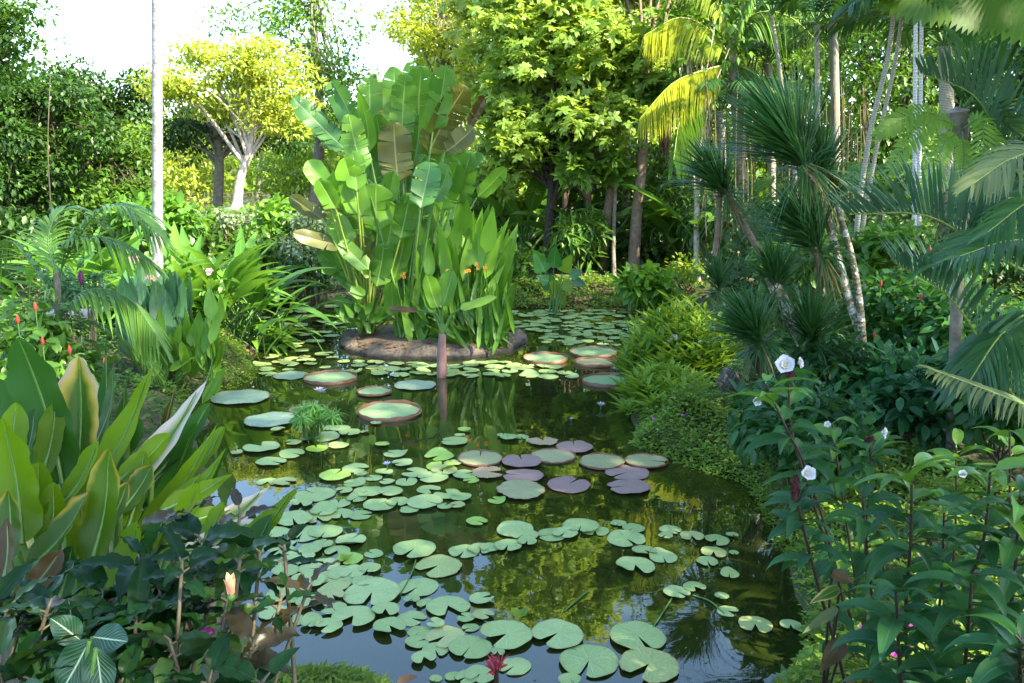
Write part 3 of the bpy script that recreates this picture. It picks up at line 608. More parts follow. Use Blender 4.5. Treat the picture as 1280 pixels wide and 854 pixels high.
# far wood that reads as one mass
def mass(name, px0, px1, Y, ztop, n, size, m_, zb=0, dpt=3, kind='leaf'):
    b = MB(); x0 = (px0 - 640) / FOC * Y; x1 = (px1 - 640) / FOC * Y
    x = x0 + (x1 - x0) * rng.random(n); y = Y + dpt * (rng.random(n) - .5) + 1.2 * np.sin(x * .9)
    zt = ztop(x) if callable(ztop) else ztop; zt = zt * (1 + .12 * np.sin(x * .7) + .06 * np.sin(x * 2.3)); z = zb + (zt - zb) * rng.random(n) ** .9
    D = rdir(n); D[:, 2] -= .4; U = rdir(n) * .6 + np.array([0, -.6, .8])
    scatter(b, kind, np.stack([x, y, z], 1), D, U, size * (.7 + .6 * rng.random(n)))
    return tag(b.obj(name, MAT[m_]), kind='stuff')
def lab(o, l, c='foliage'): return tag(o, l, c)
lab(mass('distant_wood', -150, 560, 52, lambda x: 6.4 + 0 * x, 16000, .55, 'leaf_lime'), 'hazy lime green far-off wood under the sky on the left')
lab(mass('distant_wood', 520, 960, 46, lambda x: 14.5 + 0 * x, 15000, .5, 'leaf_lime', dpt=5), 'light green far-off wood closing the view behind the whorled trees')
lab(mass('distant_wood', 940, 1500, 46, lambda x: 14.5 + 0 * x, 16000, .5, 'leaf_mid', dpt=5), 'dense far-off green wood closing the view on the right')
lab(mass('undergrowth', -400, 60, 19, lambda x: 1.3 + 0 * x, 7000, .2, 'leaf_mid'), 'green undergrowth at the far left edge below the dark tree', 'undergrowth')
lab(mass('undergrowth', 560, 1000, 25.5, lambda x: 3.2 + 0 * x, 14000, .24, 'leaf_mid'), 'dark undergrowth in the shade beyond the far shore', 'undergrowth')
lab(mass('undergrowth', -40, 470, 23.8, lambda x: 1.6 + 0 * x, 9000, .24, 'leaf_mid'), 'green undergrowth beyond the far left shore', 'undergrowth')
lab(mass('undergrowth', 900, 1400, 17, lambda x: 2.3 + 0 * x, 11000, .2, 'leaf_dark', dpt=4), 'dark undergrowth in the shade of the right bank', 'undergrowth')
# ------------------------------------------------------------------ floating pads
def padmat(name, c1, c2, edge, lines=14, spot=.0, under=None):
    m, t, p, out = mat(name)
    uv = N(t, 'ShaderNodeTexCoord').outputs['UV']; sx = N(t, 'ShaderNodeSeparateXYZ'); t.links.new(uv, sx.inputs[0])
    oi = N(t, 'ShaderNodeObjectInfo').outputs['Random']
    col = mixc(t, oi, c1, c2)
    nz = noise(t, 7, 4, rough=.6); col = mixc(t, M_(t, 'MULTIPLY', ramp(t, nz, .4, .75), .35), col, tuple(x * .72 for x in c1))
    wv = M_(t, 'COSINE', M_(t, 'MULTIPLY', sx.outputs[0], 6.2832 * lines)); ln = ramp(t, wv, .86, 1.0)
    col = mixc(t, M_(t, 'MULTIPLY', M_(t, 'MULTIPLY', ln, .5), ramp(t, sx.outputs[1], 1.0, .5)), col, tuple(min(.6, x * 1.5) for x in c2))
    col = mixc(t, ramp(t, M_(t, 'ADD', sx.outputs[1], M_(t, 'MULTIPLY', nz, .10)), .985, 1.05), col, edge)
    sp = noise(t, 30, 2); col = mixc(t, ramp(t, sp, .74 - spot, .78 - spot), col, (.22, .16, .06))
    vo = N(t, 'ShaderNodeTexVoronoi', feature='DISTANCE_TO_EDGE'); vo.inputs['Scale'].default_value = 11 if lines > 20 else 7; t.links.new(N(t, 'ShaderNodeTexCoord').outputs['Object'], vo.inputs['Vector'])
    ve = ramp(t, vo.outputs['Distance'], .10, .0)
    col = mixc(t, M_(t, 'MULTIPLY', ve, .22 if lines > 20 else .10), col, tuple(min(.6, x * 1.35) for x in c2) if lines < 20 else edge)
    rot = noise(t, 2.3, 4, rough=.7); col = mixc(t, M_(t, 'MULTIPLY', ramp(t, rot, .62, .74), .55), col, (.26, .22, .08))
    t.links.new(col, p.inputs[0]); p.inputs['Roughness'].default_value = .34; p.inputs['Specular IOR Level'].default_value = .5
    bump(t, p, M_(t, 'ADD', M_(t, 'ADD', ln, nz), M_(t, 'MULTIPLY', ve, -.8 if lines > 20 else .3)), .4, .012)
    return m
pm_g = padmat('lily_pad_green', (.24, .36, .12), (.34, .45, .18), (.22, .25, .09))
pm_l = padmat('lily_pad_fresh', (.22, .40, .06), (.31, .47, .09), (.22, .30, .08))
pm_y = padmat('lily_pad_aged', (.30, .38, .12), (.36, .40, .16), (.34, .22, .08), 14, .07)
pm_v = padmat('giant_pad_green', (.23, .38, .17), (.30, .45, .22), (.28, .12, .07), 22)
pm_w = padmat('giant_pad_greyed', (.25, .36, .24), (.30, .40, .30), (.18, .13, .07), 22, .03)
pm_o = padmat('giant_pad_olive', (.28, .31, .15), (.33, .34, .18), (.30, .12, .06), 24, .02)
pm_p = padmat('giant_pad_purple', (.27, .17, .17), (.31, .22, .20), (.26, .06, .06), 26, .02)
pm_t = padmat('giant_pad_decayed', (.42, .30, .18), (.36, .26, .15), (.22, .14, .08), 20, .10)
rim_m = plain('pad_rim_red', (.22, .07, .04), (.14, .09, .04), .5, 9, .2)
def pad_mesh(name, notch, m, seed, curl=0.0, jag=0, nth=44, rr=(0.001, .12, .35, .65, .88, 1.0)):
    r_ = np.random.default_rng(seed); ph = r_.random(6) * 6.28
    if notch: a0 = notch; th = np.linspace(-np.pi / 2 + a0, 1.5 * np.pi - a0, nth)
    else: th = np.linspace(-np.pi / 2, 1.5 * np.pi, nth)
    V = []; UV = []
    for r in rr:
        for k, a in enumerate(th):
            aa = a
            if notch and r > .2:      # round the corners of the notch
                e = min(k, nth - 1 - k) / (nth - 1); 
                q = 1 - .16 * math.exp(-(e / .022) ** 2) * (r > .8)
            else: q = 1
            R_ = r * q * (1 + .03 * math.sin(2 * a + ph[0]) * r + .012 * math.sin(5 * a + ph[1]) * r)
            if jag and r > .95: R_ *= 1 + jag * (r_.random() - .5)
            z = .018 * r * r * math.sin(3 * a + ph[2]) + .012 * r * math.sin(7 * a + ph[3]) + curl * r ** 6 * max(0, math.sin(a + ph[4])) ** 3
            V.append((R_ * math.cos(aa), R_ * math.sin(aa), z + .02 * (1 - r))); UV.append(((a + np.pi / 2) / 6.2832, r))
    Q = [[i * nth + j, (i + 1) * nth + j, (i + 1) * nth + j + 1, i * nth + j + 1] for i in range(len(rr) - 1) for j in range(nth - 1)]
    b = MB(); b.add(V, Q, UV); return b.mesh(name, m)
def ring_mesh(name, m, h, seed):
    r_ = np.random.default_rng(seed); ph = r_.random(3) * 6.28; nth = 56; th = np.linspace(0, 2 * np.pi, nth, endpoint=False); V = []
    for r, z in ((.965, -.06), (.985, 0), (1.0, h), (1.012, h), (1.0, -.06)):
        for a in th: V.append((r * (1 + .03 * math.sin(2 * a + ph[0])) * math.cos(a), r * (1 + .03 * math.sin(2 * a + ph[0])) * math.sin(a), z + ((.014 * math.sin(5 * a + ph[1]) + .012 * math.sin(13 * a + ph[2])) if z > 0 else 0)))
    Q = [[i * nth + j, i * nth + (j + 1) % nth, (i + 1) * nth + (j + 1) % nth, (i + 1) * nth + j] for i in range(4) for j in range(nth)]
    b = MB(); b.add(V, Q); return b.mesh(name, m)
PADS = [pad_mesh('lily_pad', (.05, .12, .2, .32, .45, .16, .26, .08)[k], pm_y if k == 6 else pm_g, 20 + k, (.0, .08, 0, .2, 0, .12, 0, .3)[k], jag=(0, 0, .01, 0, 0, .02, .06, 0)[k]) for k in range(8)]
PADF = [pad_mesh('lily_pad', .12 + .14 * k, pm_l, 40 + k, .3 if k == 1 else 0) for k in range(2)]
PADS_far = [pad_mesh('lily_pad', .12 + .1 * k, pm_g, 60 + k, 0, 0, 18, (.01, .5, 1.0)) for k in range(3)]
allpads = []     # (x, y, r) to keep random pads apart
def put(me, px, py, w_, label, group, name='lily_pad', z=None, rot=None, tilt=0):
    q = onz(px, py); r = w_ / 2 * mpp(px, py, q[1])
    o = bpy.data.objects.new(name, me); S.collection.objects.link(o)
    k = len(allpads); o.location = (q[0], q[1], z if z is not None else .006 + .0045 * (k % 6)); o.scale = (r, r, r)
    o.rotation_euler = (tilt, rng.normal() * .015, rot if rot is not None else rng.random() * 6.28)
    allpads.append((q[0], q[1], r)); return tag(o, label, 'lily pad', group)
ORD = ['first', 'second', 'third', 'fourth', 'fifth', 'sixth', 'seventh', 'eighth', 'ninth', 'tenth', 'eleventh', 'twelfth']
def zone(pads, phrase, group='notched lily pads', per=6):
    """label each pad by its row (counted from the viewer) and its place in the row"""
    pads = sorted(pads, key=lambda p: -p[1]); rows = [pads[k:k + per] for k in range(0, len(pads), per)]
    for ri, row in enumerate(rows):
        row = sorted(row, key=lambda p: p[0])
        for ci, p in enumerate(row):
            size = 'large' if p[2] > 50 else ('small' if p[2] < 24 else 'medium')
            fresh = len(p) > 3
            me = PADF[int(rng.integers(2))] if fresh else PADS[int(rng.choice(8, p=(.18, .17, .16, .1, .12, .14, .08, .05)))]
            lb = f"{size} {'fresh' if fresh else 'pale'} pad, {ORD[ci]} from left, {ORD[ri]} row from front, {phrase}"
            put(me, p[0], p[1], p[2], lb, group, rot=(rng.normal() * .5 if p[1] > 640 else None))
zone([(633, 798, 66), (697, 796, 66), (797, 798, 72), (736, 828, 76), (811, 834, 76), (643, 834, 42), (600, 846, 40), (583, 849, 30), (545, 849, 16), (712, 853, 28), (566, 847, 20)], 'bottom edge group', per=5)
zone([(465, 744, 70), (518, 690, 54), (548, 709, 60), (522, 735, 52), (560, 760, 54), (442, 774, 54), (482, 766, 36), (487, 787, 42), (514, 774, 38), (524, 791, 30), (556, 798, 52), (544, 814, 34), (588, 812, 54), (515, 752, 20), (534, 757, 28)], 'raft over the sky reflection', per=5)
zone([(432, 718, 44), (412, 728, 60), (385, 728, 44), (407, 706, 36), (437, 700, 34, 1), (440, 717, 34), (462, 712, 28), (378, 668, 52), (407, 666, 42), (360, 745, 52), (422, 690, 32), (374, 700, 40), (357, 716, 34), (350, 690, 36), (344, 768, 40), (388, 755, 36), (366, 652, 50), (396, 648, 38), (345, 668, 34)], 'raft beside the dark shrub', per=7)
zone([(327, 561, 44), (296, 567, 15), (339, 578, 38), (365, 569, 32), (396, 561, 28, 1), (366, 555, 22), (348, 539, 19), (405, 547, 38), (425, 536, 26), (437, 542, 28), (412, 535, 22), (423, 558, 26), (456, 541, 12), (470, 530, 14), (478, 557, 18, 1), (386, 551, 22), (335, 603, 28), (356, 603, 28), (306, 640, 26)], 'group around the papyrus', per=7)
zone([(549, 571, 36, 1), (552, 585, 38, 1), (568, 553, 34), (566, 580, 22), (518, 592, 34), (541, 598, 40), (555, 590, 34), (508, 603, 28), (419, 596, 40, 1), (451, 595, 17), (467, 598, 22), (443, 606, 28), (394, 619, 50), (461, 617, 38), (488, 617, 32), (423, 630, 30), (376, 631, 30), (446, 624, 26), (474, 633, 40), (497, 630, 30), (531, 630, 46), (536, 613, 30), (559, 619, 34), (576, 623, 28), (405, 641, 34), (427, 644, 30), (580, 539, 17, 1), (575, 546, 14), (589, 601, 20, 1), (621, 626, 23, 1), (484, 603, 20), (430, 614, 22)], 'raft around the lilac flower', per=9)
zone([(644, 664, 46), (655, 671, 36), (690, 669, 40), (706, 669, 32), (726, 660, 44), (744, 664, 34), (783, 675, 48), (792, 662, 28), (773, 655, 20), (635, 684, 36), (580, 690, 40), (600, 687, 32), (596, 653, 27, 1), (612, 686, 26), (659, 680, 24)], 'chain across the middle', per=8)
zone([(838, 663, 28), (832, 673, 18), (865, 671, 30), (896, 677, 32), (915, 671, 16), (892, 692, 32), (884, 703, 28), (917, 694, 13), (829, 697, 36), (805, 692, 30), (794, 710, 50), (912, 720, 24), (846, 743, 34), (868, 737, 28), (902, 749, 18), (910, 765, 28), (944, 782, 42), (988, 783, 26), (1003, 790, 22)], 'scatter before the right bank', per=7)
zone([(637, 549, 24), (652, 547, 18), (664, 552, 14), (628, 546, 14)], 'beside the decayed pad', per=4)
# giant pads, with a turned-up rim or flat and toothed
GF = [pad_mesh('giant_pad', 0, pm_v, 80), pad_mesh('giant_pad', 0, pm_v, 81)]
GW = [pad_mesh('giant_pad', 0, pm_w, 82, 0, .05, 90), pad_mesh('giant_pad', 0, pm_w, 83, 0, .07, 90)]
GO = [pad_mesh('giant_pad', .05, pm_o, 84, 0, .01), pad_mesh('giant_pad', .0, pm_o, 85, 0, .02, 70)]
GP = [pad_mesh('giant_pad', .08, pm_p, 86, 0, .02, 60), pad_mesh('giant_pad', .04, pm_p, 87, 0, .03, 70)]
GT = pad_mesh('giant_pad', .3, pm_t, 88, 0, .25, 60); GJ = pad_mesh('giant_pad', 0, pm_o, 89, 0, .09, 110)
RM = [ring_mesh('rim', rim_m, h, 5 + i) for i, h in enumerate((.085, .055, .03))]
gv = 'giant water lily pads'
for px, py, w_, mesh, rimi, lb in [
    (300, 498, 72, GW[0], None, 'flat grey-green giant pad with toothed edge, leftmost of the giant pads'),
    (339, 527, 66, GW[1], None, 'flat pale giant pad with toothed edge just left of the papyrus'),
    (364, 470, 44, GW[0], None, 'small flat faded giant pad farthest back on the left'),
    (413, 474, 64, GF[0], 0, 'green giant pad with dark red rim behind the white lily flower over the papyrus'),
    (378, 515, 34, GO[1], 1, 'small reddish rimmed giant pad half hidden behind the papyrus'),
    (468, 492, 42, GF[1], 0, 'small green giant pad with raised rim left of the flat one by the pink stem'),
    (519, 482, 54, GW[1], None, 'flat green giant pad just left of the pink stem in the water'),
    (487, 516, 80, GF[1], 0, 'largest green giant pad with raised rim, below the pink stemmed plant'),
    (682, 450, 56, GF[0], 0, 'green rimmed giant pad just right of the island end'),
    (742, 442, 58, GF[1], 1, 'green rimmed giant pad at the back of the three before the bright clump'),
    (744, 454, 52, GO[1], 0, 'olive giant pad with a brick red rim, middle of three before the bright clump'),
    (760, 477, 64, GF[0], 0, 'green giant pad with tall rim, front of three before the bright clump'),
    (600, 575, 57, GO[0], 2, 'olive pad with red edge at the left end of the purple group'),
    (652, 579, 50, GP[0], None, 'purple pad second from the left in the back of the purple group'),
    (691, 571, 56, GO[1], 2, 'green-brown round pad in the back middle of the purple group'),
    (718, 560, 47, GP[1], None, 'purple-brown pad farthest back of the purple group'),
    (752, 579, 56, GO[1], 2, 'olive round pad with red edge right of centre in the purple group'),
    (808, 579, 52, GO[0], 2, 'olive pad at the right end of the purple group'),
    (784, 592, 56, GP[0], None, 'greyish purple pad tucked under the olive ones at the right of the group'),
    (786, 610, 54, GP[1], None, 'purple pad at the front right of the purple group'),
    (654, 597, 50, GP[1], None, 'plum purple pad behind the toothed pale one'),
    (651, 615, 62, GJ, None, 'pale olive pad with ragged toothed edge at the front left of the purple group'),
    (711, 607, 56, GP[0], None, 'round purple pad with a notch at the front centre of the purple group'),
    (679, 553, 36, GT, None, 'tan decayed pad behind the purple group'),
    (610, 593, 42, GT, None, 'tan broken pad half sunk left of the plum purple pad'),
    (830, 458, 46, GF[1], 1, 'green giant pad half hidden by the bright clump')]:
    o = put(mesh, px, py, w_, lb, gv, 'giant_lily_pad', z=.012 + .006 * (len(allpads) % 4))
    if rimi is not None:
        rr = bpy.data.objects.new('rim', RM[rimi]); S.collection.objects.link(rr); rr.parent = o
# rafts of small pads
def raft(poly, n, w0, w1, label, group, me=None, avoid=.8):
    poly = np.array(poly, float); lo = poly.min(0); hi = poly.max(0); c = 0; tries = 0
    while c < n and tries < n * 60:
        tries += 1; q = lo + (hi - lo) * rng.random(2); ins = False
        for i in range(len(poly)):
            a, b = poly[i], poly[(i + 1) % len(poly)]
            if (a[1] > q[1]) != (b[1] > q[1]) and q[0] < a[0] + (q[1] - a[1]) / (b[1] - a[1] + 1e-9) * (b[0] - a[0]): ins = not ins
        if not ins: continue
        ww = w0 + (w1 - w0) * rng.random(); W = onz(*q); r = ww / 2 * mpp(q[0], q[1], W[1])
        if ((W[0] - ISL[0]) / (ISR[0] * 1.12 + r)) ** 2 + ((W[1] - ISL[1]) / (ISR[1] * 1.12 + r)) ** 2 < 1 or sdist(W[0], W[1]) > -.1: continue
        if any((W[0] - a) ** 2 + (W[1] - b) ** 2 < (avoid * (r + s)) ** 2 for a, b, s in allpads): continue
        put((me or PADS)[int(rng.integers(len(me or PADS)))], q[0], q[1], ww, label, group); c += 1
raft([(345, 650), (400, 640), (470, 690), (480, 770), (430, 785), (350, 790)], 15, 24, 46, 'pale pad squeezed into gaps of the crowded raft beside the dark shrub', 'pads crowding beside the dark shrub', avoid=.72)
raft([(385, 600), (520, 560), (600, 600), (590, 640), (400, 660)], 9, 18, 34, 'pad filling a gap in the raft around the lilac flower', 'pads crowding around the lilac flower', avoid=.75)
raft([(470, 760), (600, 740), (640, 820), (520, 830)], 8, 18, 36, 'small pad filling a gap in the raft over the sky reflection', 'pads filling the front raft', avoid=.78)
raft([(445, 452), (470, 446), (560, 455), (640, 452), (700, 462), (715, 472), (600, 472), (500, 470), (440, 466)], 46, 17, 30, 'small green pad in the raft just in front of the island', 'small pads before the island', avoid=.85)
raft([(305, 388), (420, 384), (430, 408), (420, 440), (440, 462), (330, 470), (325, 440), (300, 415)], 52, 13, 26, 'small pale pad in the raft between the left bank and the island', 'small pads left of the island', avoid=.95)
raft([(640, 388), (800, 392), (850, 410), (815, 428), (740, 430), (650, 424), (640, 408)], 66, 12, 22, 'tiny pale pad in the far raft right of the island', 'small pads right of the island', PADS_far, .85)
# the rest of that far raft reads as one sheet of leaves
fb = MB(); k = 0
while k < 150:
    q = np.array([620 + 240 * rng.random(), 386 + 46 * rng.random()]); W = onz(*q)
    if sdist(W[0], W[1]) > -.12 or ((W[0] - ISL[0]) / 1.9) ** 2 + ((W[1] - ISL[1]) / 1.7) ** 2 < 1: continue
    r = (5 + 4 * rng.random()) * mpp(q[0], q[1], W[1]); th = np.linspace(.25, 6.1, 9) + rng.random() * 6
    fb.add(np.vstack([[W[0], W[1], .005 + .0001 * (k % 40)], np.stack([W[0] + r * np.cos(th), W[1] + r * np.sin(th), np.full(9, .005 + .0001 * (k % 40))], 1)]), [[0, a, a + 1] for a in range(1, 9)], [(.5, .2)] + [(.1 * a, .8) for a in range(9)]); k += 1
tag(fb.obj('far_lily_pads', pm_g, smooth=False), 'far-off tiny lily pads crowded right of the island', 'lily pads', kind='stuff')
# pad stalks showing in the water
for a, b_, lb in [((735, 740), (705, 765), 'pale stalk of a lily pad slanting through the water, centre right'), ((840, 748), (812, 792), 'stalk of a lily pad showing in the dark water right of the bottom pads'), ((866, 745), (905, 768), 'green runner stem joining two pads near the right bank'), ((520, 700), (500, 745), 'stalk between the two large pads of the middle raft')]:
    mb = MB(); A = onz(*a); B = onz(*b_); tube_mb(mb, bez([A + [0, 0, .004], (A + B) / 2 + [.02, .03, .012], B + [0, 0, .004]], 8), .006, 6); tag(mb.obj('pad_stalk', MAT['stem_green']), lb, 'stalk', 'pad stalks')

def lotus(px, py, w_, label, pm='white_petal', stem=.12, name='water_lily_flower', zt=None):
    """pixel is the flower's middle; it stands on a stem from the water"""
    Y = onz(px, py + w_ * .5)[1]; q = at(px, py, Y); m = mpp(px, py, Y); r = w_ / 2 * m
    h = max(q[2] - r * .4, .02); t = thing(name, label, 'flower', (q[0], q[1], 0), 'flowers standing in the water')
    sb = MB(); tube_mb(sb, [(q[0], q[1], -.05), (q[0], q[1], h)], .008, 6); sb.obj('stem', MAT['stem_green'], t)
    pb = MB(); c = (q[0], q[1], h)
    petals(pb, c, (0, 0, 1), 8, r * 1.15, r * .55, 1.25, .2, 'lance', 0); petals(pb, c, (0, 0, 1), 7, r * 1.1, r * .5, .7, .2, 'lance', 0); petals(pb, c, (0, -.1, 1), 5, r * .9, r * .4, .3, .2, 'lance', 0)
    pb.obj('petals', MAT[pm], t); cb = MB(); blob(cb, (c[0], c[1], c[2] + r * .25), (r * .2,) * 3, 8, 5); cb.obj('centre', MAT['yellow_centre'], t); return t
lotus(400, 489, 17, 'white water lily flower above the papyrus clump'); lotus(771, 461, 14, 'white water lily flower beside the three rimmed pads')
lotus(751, 506, 12, 'white water lily flower low over dark water left of the bright clump'); lotus(484, 580, 11, 'small lilac flower standing in the raft of pads', 'lilac_petal')
lotus(714, 524, 5, 'tiny lilac bud standing in open water above the purple pads', 'lilac_petal')

# ------------------------------------------------------------------ island plants
g0 = lambda px, py, z=.2: onz(px, py, z)
def hero(name, label, cat, root, leaves, Y, mats, pr=.014, group=None, dy=.5, prof='paddle', fold=.28, stems=None, petm='stem_green', wav=.02, part='leaf', wk=1.0):
    """leaves: (ax, ay, bx, by, width_px, material, tears[, prof]) in photo pixels; every leaf a part"""
    root = np.asarray(root, float); t = thing(name, label, cat, root, group)
    for L_ in leaves:
        ax, ay, bx, by, w_, m_, te = L_[:7]; pf = L_[7] if len(L_) > 7 else prof
        d0 = rng.normal() * dy; A = at(ax, ay, Y + d0); B = at(bx, by, Y + d0 + rng.normal() * dy * .4); W = w_ * wk * mpp(bx, by, Y)
        mb = MB(); hint = nrm(np.array([rng.normal() * .35, -1, .35 + .2 * rng.random()]))
        rt = root + np.array([rng.normal() * .06, rng.normal() * .06, 0])
        mid = (rt + A) / 2 + (A - B) * .12
        tube_mb(mb, bez([rt, mid, A], 9), np.linspace(pr * 1.5, pr * .7, 9), 6, 1, False)
        tube_mb(mb, bez([A, (A + B) / 2 + hint * .0, B], 6), np.linspace(pr * .7, pr * .15, 7)[:7], 5, 1, False) if False else None
        leaf_ab(mb, A, B, W, hint, .05 + .05 * rng.random(), .04, pf, 14, fold=fold * (.6 + .8 * rng.random()), nc=3, wav=wav, tears=te, mat=0, nr=30)
        mb.obj(part, [MAT[m_], MAT[petm]], t)
    return t
B1 = 'banana'; BB = 'banana_bright'; BZ = 'banana_bronze'
tp = hero('paddle_leaf_plant', 'tall plant with upright torn paddle leaves in the middle of the island', 'plant', g0(508, 420), [
    (524, 192, 527, 79, 37, B1, 7), (541, 165, 557, 80, 30, B1, 4), (477, 188, 483, 99, 35, BZ, 6), (494, 165, 492, 79, 28, B1, 2), (502, 175, 507, 90, 28, B1, 14), (509, 130, 511, 75, 16, B1, 2),
    (535, 196, 582, 104, 36, BZ, 12), (463, 180, 462, 93, 28, B1, 8), (447, 168, 414, 98, 30, 'teal_paddle', 9), (462, 192, 446, 104, 20, BB, 1, 'lance'), (440, 194, 366, 118, 24, 'teal_paddle', 12),
    (556, 190, 592, 158, 24, BZ, 4), (566, 256, 588, 188, 34, B1, 5), (596, 247, 632, 208, 18, BB, 2), (542, 252, 560, 205, 30, 'teal_paddle', 5), (500, 252, 516, 203, 24, 'teal_paddle', 3),
    (530, 225, 545, 180, 26, B1, 5), (585, 160, 606, 118, 14, 'big_brown', 5), (470, 235, 455, 170, 26, B1, 5), (575, 215, 604, 196, 22, 'teal_paddle', 3), (488, 240, 476, 190, 24, B1, 4), (515, 215, 524, 140, 34, 'banana', 6), (498, 230, 492, 150, 34, BZ, 8), (545, 230, 562, 150, 34, 'banana', 6), (480, 225, 470, 140, 30, 'banana', 8), (560, 300, 575, 235, 30, 'teal_paddle', 4), (520, 290, 530, 225, 30, 'banana', 4), (480, 300, 478, 235, 28, 'teal_paddle', 5), (455, 215, 436, 140, 26, 'banana', 7), (495, 300, 503, 232, 32, 'banana', 3), (545, 300, 548, 240, 32, 'banana', 4), (530, 330, 536, 270, 30, 'banana', 2), (512, 345, 515, 285, 28, 'banana', 2), (505, 260, 500, 195, 30, 'banana', 5), (550, 265, 572, 200, 28, BB, 3), (525, 262, 538, 200, 28, 'teal_paddle', 5)], 14.9, None, .022, wk=1.28)
hero('broad_leaf_clump', 'clump of bright and bronze banana-like leaves on the left side of the island', 'plant', g0(458, 415), [
    (452, 272, 430, 194, 30, BB, 2), (437, 268, 418, 212, 28, BB, 1), (472, 292, 470, 227, 36, BB, 2), (406, 232, 384, 199, 24, B1, 0), (440, 302, 402, 250, 26, BZ, 5), (432, 309, 366, 289, 17, BZ, 1),
    (404, 275, 362, 243, 18, BZ, 1), (477, 328, 469, 264, 32, BZ, 3), (458, 332, 447, 292, 26, BZ, 2), (491, 352, 508, 270, 25, BB, 0), (484, 352, 524, 304, 24, BB, 1), (468, 345, 455, 318, 22, 'leaf_lime', 0),
    (448, 362, 398, 312, 20, B1, 2), (462, 338, 425, 300, 20, B1, 2), (500, 300, 512, 240, 26, B1, 4), (430, 345, 408, 300, 18, B1, 0), (446, 240, 440, 186, 24, B1, 3), (420, 262, 398, 222, 22, BB, 1),
    (480, 260, 492, 212, 26, BB, 3), (455, 372, 432, 352, 14, B1, 0), (440, 385, 416, 372, 12, BB, 0), (452, 390, 430, 402, 11, 'leaf_lime', 0), (470, 385, 462, 370, 12, B1, 0), (425, 330, 402, 340, 14, B1, 0), (462, 310, 440, 232, 32, B1, 3), (480, 320, 488, 250, 32, BB, 3), (448, 330, 414, 262, 26, BB, 2), (470, 360, 480, 302, 26, B1, 2), (440, 350, 424, 300, 24, BB, 1), (500, 380, 510, 320, 24, B1, 2), (455, 385, 444, 336, 20, B1, 0), (490, 395, 488, 350, 18, BB, 0)], 14.2, None, .018, wk=1.22, petm='stem_yellow', dy=.35)
def upright_clump(name, label, cat, bases, tips, n, Y, Lp, Wp, m_, stem='stem_green', prof='lance', dy=.4, group=None, flowers=(), fm='orange_petal', fw=8, sw=.008, lean=.5, root=None, fold=.3, petn=5):
    """many upright leaves on stems: bases & tips are pixel boxes (x0,y0,x1,y1)"""
    r0 = at((bases[0] + bases[2]) / 2, (bases[1] + bases[3]) / 2, Y) if root is None else np.asarray(root)
    r0 = np.array([r0[0], Y, float(max(gz(r0[0], Y), 0)) if root is None else r0[2]]); t = thing(name, label, cat, r0, group); lb = MB(); sb = MB()
    for _ in range(n):
        u = rng.random(); v = rng.random(); bx = tips[0] + (tips[2] - tips[0]) * u; by = tips[1] + (tips[3] - tips[1]) * v
        by += (abs(u - .45) * 1.6) ** 2 * (tips[3] - tips[1]) * .35
        rx = bases[0] + (bases[2] - bases[0]) * np.clip(u * .8 + .2 * rng.random(), 0, 1); ry = bases[1] + (bases[3] - bases[1]) * rng.random(); d0 = rng.normal() * dy
        Bp = at(bx, by, Y + d0); Rp = at(rx, ry, Y + d0 * .6); m = mpp(bx, by, Y); Ln = Lp * m * (.7 + .5 * rng.random()); dr = nrm(Bp - Rp)
        dr = nrm(dr + np.array([rng.normal() * .12, rng.normal() * .2, 0])); A = Bp - dr * Ln
        leaf_ab(lb, A, Bp, Wp * m * (.75 + .5 * rng.random()), (rng.normal() * .6, -1, .5 + rng.random() * .5), .1 * rng.random() + .04, .08, prof, 7, fold=fold, nc=1)
        tube_mb(sb, bez([Rp, (Rp + A) / 2, A], 4), sw, 4, 0, False)
    lb.obj('leaves', MAT[m_], t); sb.obj('stems', MAT[stem], t)
    for (fx, fy) in flowers:
        f = MB(); c = at(fx, fy, Y - .45); r = fw / 2 * mpp(fx, fy, Y)
        for _ in range(3): petals(f, c + rng.normal(size=3) * r * .4, nrm([rng.normal() * .5, -.8, .7]), petn, r * .9, r * .6, .9, .3, 'ellip')
        tube_mb(f, [c - [0, 0, .28], c], .006, 5, 1); f.obj('flower', [MAT[fm], MAT['stem_green']], t)
    return t
upright_clump('canna_clump', 'dense clump of upright glossy green spear leaves on the right side of the island', 'plant', (520, 405, 612, 415), (515, 240, 648, 345), 150, 14.7, 78, 20, 'canna', dy=.5, root=(*g0(570, 410)[:2], .2))
upright_clump('reed_clump', 'bright green grassy reeds with orange flowers at the right front of the island', 'plant', (560, 412, 634, 428), (528, 330, 644, 410), 330, 14.0, 62, 6, 'reed', dy=.25, flowers=[(505, 346), (585, 339), (608, 337), (561, 340), (596, 332)], root=(*g0(600, 420)[:2], .18), prof='strap', sw=.004)
upright_clump('reed_clump', 'shaded green reeds behind the pink stemmed plant on the island', 'plant', (500, 405, 560, 420), (490, 330, 570, 390), 120, 14.3, 60, 9, 'canna', dy=.25, root=(*g0(530, 412)[:2], .18), prof='strap', sw=.004)
upright_clump('low_leafy_plant', 'low leafy seedlings along the left front of the island soil', 'plant', (430, 398, 480, 408), (415, 370, 500, 402), 46, 14.2, 22, 8, 'ginger', dy=.25, root=(*g0(455, 405)[:2], .18), sw=.004)
